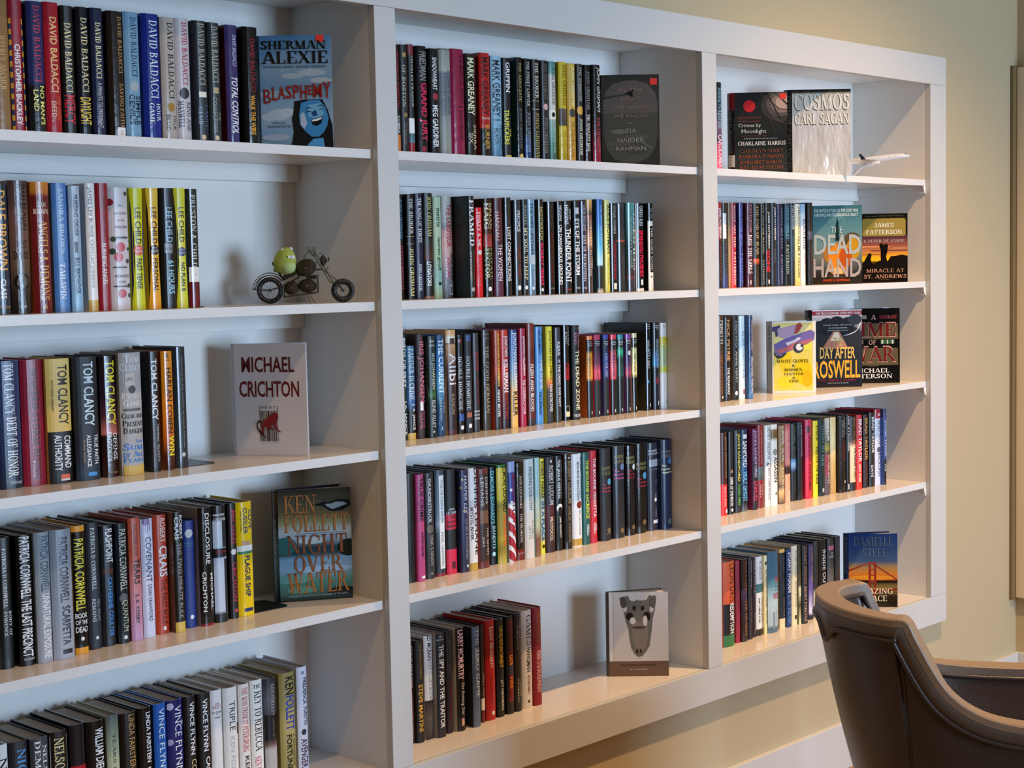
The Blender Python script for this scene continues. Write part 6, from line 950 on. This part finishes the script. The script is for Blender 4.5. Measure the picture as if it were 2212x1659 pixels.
for y in (-.006, .006): b.tube([P0+Vector((0, y, 0)), P1+Vector((0, y, 0))], .0013, 6)
b.tube([P0+Vector((0, -.006, 0)), P0+Vector((-.001, 0, .003)), P0+Vector((0, .006, 0))], .0013, 6); b.build('backrest', M['black'], bike)
b = MB(); s0, s1 = Vector(bp(745, 700)), Vector(bp(960, 610)); L = (s1-s0).length; d = (s1-s0)/L; nz = Vector((-d.z, 0, d.x))
P = []
for i in range(9):
    k = i/8; q = s0+d*L*k; row = []
    for a in range(10):
        t = 2*math.pi*a/10; row.append(q+Vector((0, .010*math.cos(t), 0))+nz*(.0045+.001*math.sin(k*6.3*2))*math.sin(t))
    P.append(row)
b.grid(P, closev=True); b.face(P[0]); b.face(P[-1][::-1]); b.build('seat', M['wire2'], bike)
b = MB()
for y, dx in ((-.008, 0), (.008, 35)):
    b.tube([bp(1215+dx, 215, y), bp(1300+dx, 330, y), bp(1440+dx, 570, y), bp(1545+dx, 760, y), (fwc[0]-.004, y*.9, fwc[2]+.006), (fwc[0], y*.9, fwc[2])], .0011, 6)
    b.tube([(lambda c, i: (c[0]+.0017*math.cos(i*1.3), c[1]+.0017*math.sin(i*1.3), c[2]))(Vector(bp(1440+dx, 570, y)).lerp(Vector((fwc[0]-.004, y, fwc[2]+.014)), i/22), i) for i in range(23)], .0006, 5)
b.tube([bp(1400, 500, -.008), bp(1400, 500, .008)], .0013, 6); b.tube([(fwc[0], -.009, fwc[2]), (fwc[0], .009, fwc[2])], .0016, 6)
b.tube([bp(1400, 520), bp(1480, 590), bp(1520, 500)], .001, 6); b.build('front_fork', M['wire'], bike)
b = MB()
for y, dx in ((-.014, 0), (.014, 60)):
    b.tube([bp(1290, 330, y*.3), bp(1215+dx, 260, y*.8), bp(1205+dx, 215, y)], .0008, 6)
    c = bp(1208+dx, 205, y); b.tube([(c[0]+.0034*math.cos(t), c[1], c[2]+.0042*math.sin(t)) for t in [2*math.pi*k/12 for k in range(12)]], .0007, 5, closed=True)
b.tube([bp(1090, 420), bp(1120, 310, -.004), bp(1165, 255, -.006), bp(1230, 270, -.003)], .0007, 5); b.build('handlebar', M['wire'], bike)
b = MB(); c = Vector(bp(1450, 395)); n = 20
for k in range(6):
    r = .0028+.0016*k; b.tube([(c.x+.006-.0016*k+0*t, c.y+r*math.cos(t), c.z+r*1.05*math.sin(t)) for t in [2*math.pi*i/n for i in range(n)]], .00095, 5, closed=True)
b.ball((c.x-.002, c.y, c.z), .007, .0105, .0115, 14, 8); b.tube([(c.x+.010, c.y+.004*math.cos(t), c.z+.003+.0045*math.sin(t)) for t in [2*math.pi*i/14 for i in range(14)]], .0012, 5, closed=True)
b.tube([(c.x-.003, 0, c.z+.011), (c.x-.006, 0, c.z+.0165), (c.x-.011, 0, c.z+.015)], .0007, 5)
b.build('headlight', M['wire2'], bike)
b = MB()
for y, q in ((-.006, ((1160, 1010), (1215, 1133))), (.004, ((1195, 1005), (1265, 1130)))): b.tube([bp(*q[0], y), bp(*q[1], y*2.2)], .0008, 5)
b.build('kickstand', M['wire'], bike)
# plush toy: an egg-shaped body leaning on the backrest
pc = Vector(bp(772, 415)); wx, wy = BX0+pc.x*math.cos(ANG), BY0+pc.x*math.sin(ANG)
toy = empty('plush_toy', (wx, wy, ZS[1]+pc.z-.0275), ANG, 'small round lime green plush toy sitting on the wire motorcycle', 'stuffed toy')
lean = Matrix.Rotation(R(10), 3, 'Y')
b = MB(); b.ball((0, 0, .0295), .0245, .021, .0295, 24, 16, rot=lean, fn=lambda v: Vector((v.x*(1-.12*v.z/.0285), v.y, v.z))); b.build('body', M['plush'], toy)
b = MB(); b.ball((.0065, -.0045, .017), .0178, .0172, .0158, 20, 12, rot=lean); b.build('belly', M['plushl'], toy)
b = MB(); b.ball((.0085, -.0152, .0365), .0062, .0035, .0055, 14, 8); b.ball((.0175, -.0115, .0365), .0058, .0045, .0048, 14, 8, rot=Matrix.Rotation(R(35), 3, 'Z')); b.build('face_patch', M['white'], toy)
b = MB(); b.ball((.0072, -.0184, .037), .0024, .0012, .0024, 10, 6); b.build('eye', M['black'], toy)
for ex, ey, ez in ((.0125, .004, .0545), (-.0035, -.0095, .0515)):
    b = MB(); b.ball((ex, ey, ez), .0042, .003, .0048, 10, 7); b.build('ear', M['white'], toy)
b = MB(); b.ball((-.0215, .004, .0105), .0055, .005, .005, 10, 7); b.build('tail', M['plush'], toy)

# ---------------------------------------------------------------- model airliner on its stand
pl = empty('model_airplane', (2.118, .125, ZS[0]+.0003), R(-44), 'white model airliner on a curved stand behind the foil book', 'model airplane')

prof = [(-.155, .001, .012), (-.14, .004, .010), (-.11, .0085, .004), (-.07, .0105, 0), (.08, .0105, 0), (.105, .0098, -.0004), (.12, .0082, -.0012), (.131, .0055, -.0024), (.138, .0022, -.0036), (.1395, .0003, -.004)]
b = MB(); n = 16
body_t = Matrix.Rotation(R(-6), 4, 'Y')
PZ = .062
def PT(x, y, z): v = body_t @ Vector((x, y, z)); return (v.x, v.y, v.z+PZ)
P = [[PT(x, r*math.cos(2*math.pi*k/n), dz+r*math.sin(2*math.pi*k/n)) for k in range(n)] for x, r, dz in prof]
b.grid(P, closev=True); fu = b.build('fuselage', M['plane'], pl)
b = MB()
for i in range(24):
    x = -.075+i*.0075
    if x > .098: break
    for sg in (-1, 1):
        r = .01065; a0, a1 = R(14), R(26)
        q = [PT(x+dx, sg*r*math.cos(a), r*math.sin(a)) for dx, a in ((-.0014, a0), (.0014, a0), (.0014, a1), (-.0014, a1))]
        b.face(q if sg < 0 else q[::-1])
b.build('window', M['black'], fu)
b = MB(); b.face([PT(.121, -.0068, .0035), PT(.129, -.0045, .0025), PT(.125, -.003, .0048), PT(.119, -.004, .006)]); b.face([PT(.121, .0068, .0035), PT(.119, .004, .006), PT(.125, .003, .0048), PT(.129, .0045, .0025)]); b.build('cockpit_window', M['black'], fu)
for sg in (-1, 1):
    b = MB(); w_ = [(.035, sg*.008, -.005), (-.005, sg*.008, -.005), (-.045, sg*.10, .0), (-.03, sg*.10, .0)]
    t = .0015
    b.face([PT(x, y, z+t) for x, y, z in w_][::sg]); b.face([PT(x, y, z-t) for x, y, z in w_][::-sg])
    for i in range(4):
        p, q = w_[i], w_[(i+1) % 4]; b.face([PT(p[0], p[1], p[2]-t), PT(q[0], q[1], q[2]-t), PT(q[0], q[1], q[2]+t), PT(p[0], p[1], p[2]+t)])
    wg = b.build('wing', M['planeg'], pl)
    b = MB(); q = [PT(-.045, sg*.1, .0), PT(-.03, sg*.1, .0), PT(-.046, sg*.105, .018), PT(-.052, sg*.105, .018)]; b.face(q); b.face([(x, y+.0012*sg, z) for x, y, z in q][::-1]); b.build('winglet', M['black'], wg)
    b = MB(); c = [PT(.03-.03*k, sg*.036, -.013) for k in (0, .15, .5, 1)]; b.tube(c, [.0048, .006, .0058, .003], 12); b.build('engine', M['plane'], pl)
    b = MB(); q = [PT(-.128, sg*.002, .03), PT(-.145, sg*.002, .03), PT(-.158, sg*.04, .032), PT(-.15, sg*.04, .032)]; b.face(q); b.face([(x, y, z+.001) for x, y, z in q][::-1]); b.build('tailplane', M['plane'], pl)
b = MB(); q = [(-.115, .01), (-.145, .012), (-.168, .045), (-.15, .045)]
b.face([PT(x, -.001, z) for x, z in q]); b.face([PT(x, .001, z) for x, z in q][::-1]); b.build('tail_fin', M['plane'], pl)
b = MB(); b.tube([(-.055, 0, .003), (-.045, 0, .012), (-.02, 0, .036), (.002, 0, .052)], [.0035, .0028, .0026, .0035], 10)
b.prism([(-.055+.028*math.cos(R(a)), .02*math.sin(R(a))) for a in range(0, 360, 15)], 0, .004); b.build('stand', M['plane'], pl)

# ---------------------------------------------------------------- leather barrel chair
CO = Vector((.545, -.84)); CA = Vector((.71, -.70)).normalized(); CL = Vector((-CA.y, CA.x))
chair = empty('barrel_chair', (CO.x, CO.y, FLOOR), math.atan2(CA.y, CA.x), 'brown leather barrel chair with taupe top rail, in front of the right bay', 'chair')
CZ = -FLOOR
# plan of the rail: (u forward, v sideways, height), near side first
half = [(-.118, 0, .400), (-.114, .055, .400), (-.098, .11, .399), (-.066, .162, .397), (-.026, .198, .395), (.006, .213, .392), (.026, .222, .352), (.055, .236, .295), (.085, .246, .252), (.125, .257, .222), (.175, .267, .203), (.25, .276, .190), (.34, .28, .182), (.45, .278, .176)]
def spl(pts, m=4):
    out = []
    for i in range(len(pts)-1):
        p0 = pts[max(i-1, 0)]; p1 = pts[i]; p2 = pts[i+1]; p3 = pts[min(i+2, len(pts)-1)]
        for k in range(m):
            t = k/m; out.append(tuple(.5*((2*b_)+(-a+c)*t+(2*a-5*b_+4*c-d)*t*t+(-a+3*b_-3*c+d)*t**3) for a, b_, c, d in zip(p0, p1, p2, p3)))
    out.append(pts[-1]); return out
full = [(u, -v, z) for u, v, z in half[::-1]] + half[1:]
path = spl(full, 4)
def frame_at(i):
    a = Vector(path[max(i-1, 0)]); c = Vector(path[min(i+1, len(path)-1)]); t = (c-a); t.z = 0; t.normalize()
    return Vector((t.y, -t.x, 0))     # outward
def outw(i):
    o = frame_at(i); p = Vector(path[i]); ctr = Vector((.2, 0, p.z))
    if (p-ctr).dot(o) < 0: o = -o
    return o
TW = .052
def prof_at(i):
    p = Vector(path[i]); o = outw(i)
    a = Vector(path[max(i-1, 0)]); c = Vector(path[min(i+1, len(path)-1)]); t = (c-a).normalized(); nn = o.cross(t)
    if nn.z < 0: nn = -nn
    return p, o, nn
_PF = [prof_at(i) for i in range(len(path))]
for _ in range(4):
    _PF = [(q[0], (_PF[max(i-1, 0)][1]+q[1]*2+_PF[min(i+1, len(_PF)-1)][1]).normalized(), (_PF[max(i-1, 0)][2]+q[2]*2+_PF[min(i+1, len(_PF)-1)][2]).normalized()) for i, q in enumerate(_PF)]
def prof_at(i): return _PF[i]
zz = Vector((0, 0, CZ))
def dip(i):
    v = path[i][1]; u = path[i][0]
    return .034*math.exp(-((v+.05)/.03)**2) if u < .1 else 0
def band(i):
    p, o, nn = prof_at(i); return .040+dip(i)
b = MB(); rows_ = []; N_ = len(path)
for i in range(N_):
    p, o, nn = prof_at(i); w2 = TW
    rows_.append([p-nn*.016+zz, p-nn*.003+zz, p+o*(-.003)+zz, p-o*(w2-.004)+zz, p-o*w2-nn*.004+zz, p-o*w2-nn*.022+zz])
b.grid(rows_, smooth=False); b.face(rows_[0]); b.face(rows_[-1][::-1]); b.build('top_rail', M['rail'], chair, weld=True)
b = MB(); rows_ = []
for i in range(N_):
    p, o, nn = prof_at(i); bd = band(i)
    rows_.append([p-nn*.0155-o*.002+zz, p-nn*.018+o*.0005+zz, p-nn*bd+o*.001+zz, p-nn*(bd+.003)-o*.004+zz])
b.grid(rows_); b.build('rail_band', M['raild'], chair)
b = MB(); pp = []
for i in range(N_):
    p, o, nn = prof_at(i); pp.append(p-nn*(band(i)+.004)+o*.0015+zz)
b.tube(pp, .0048, 8); b.build('piping', M['leather'], chair)
b = MB(); pp = []
for i in range(N_):
    p, o, nn = prof_at(i); pp.append(p-o*(TW+.001)-nn*.026+zz)
b.tube(pp, .0055, 8); b.build('piping', M['leather'], chair)
def shell(off, top_off, zb, lean, name, m, inner=False):
    b = MB(); rows_ = []
    for i in range(N_):
        p, o, nn = prof_at(i); q0 = p-o*off-nn*top_off*(.55 if nn.z < .9 else 1); k = max(0, min(1, (.12-path[i][0])/.24)); row = []
        for j in range(15):
            s = j/14; z = q0.z+(zb-q0.z)*s; drop = q0.z-z
            bul = .012*math.sin(math.pi*min(1, s*1.1))*(1 if not inner else -1.6)
            row.append(Vector((q0.x+lean*drop*k, q0.y*(1-.10*drop/.5), z))+o*bul+zz)
        rows_.append(row)
    b.grid(rows_, flip=inner)
    return b, rows_
b, ro = shell(.003, .046, -.27, .27, 'o', 'leather'); b.face([r[-1] for r in ro]); b.build('outer_shell', M['leather'], chair)
b, ri = shell(TW-.006, .03, -.05, .22, 'i', 'leather2', True); b.build('inside_back', M['leather2'], chair)
for sg in (0, -1):      # front ends of the arms
    b = MB(); A = ro[sg]; B = ri[sg]
    for j in range(10): b.face([A[j], A[j+1], B[min(14, j+1)], B[j]] if sg else [A[j], B[j], B[min(14, j+1)], A[j+1]])
    b.build('arm_front', M['leather'], chair)
b = MB(); b.box(-.02, .47, -.205, .205, CZ-.16, CZ-.03, bev=.03); b.build('seat_cushion', M['leather2'], chair)
for u, v in ((.02, -.15), (.02, .15), (.42, -.23), (.42, .23)):
    b = MB(); b.tube([(u, v, CZ-.268), (u*1.03, v*1.03, .0)], [.022, .013], 12); b.build('leg', M['raild'], chair)
# vertical seam down the outside of the shell
b = MB(); i = 32; b.tube([r+outw(i)*.0004 for r in ro[i]], .0012, 5); b.build('seam', M['black'], chair)
i = N_-1-32; b = MB(); b.tube([r+outw(i)*.0004 for r in ro[i]], .0012, 5); b.build('seam', M['black'], chair)
# ---------------------------------------------------------------- unseen desk added to shade the lower wall (its near corner is just outside the frame)
desk = empty('added_shade_desk', (CO.x, CO.y, FLOOR), math.atan2(CA.y, CA.x), 'unseen dark desk added beyond the leather chair to shade the lower wall', 'desk')
b = MB(); b.box(.66, 1.36, -.75, .6, .72, .75, bev=.004); b.build('shade_desk_top', M['raild'], desk)
for u, v in ((.70, -.72), (.70, .53), (1.30, -.72), (1.30, .53)):
    b = MB(); b.box(u, u+.045, v, v+.045, 0, .7195, bev=.003); b.build('leg', M['raild'], desk)
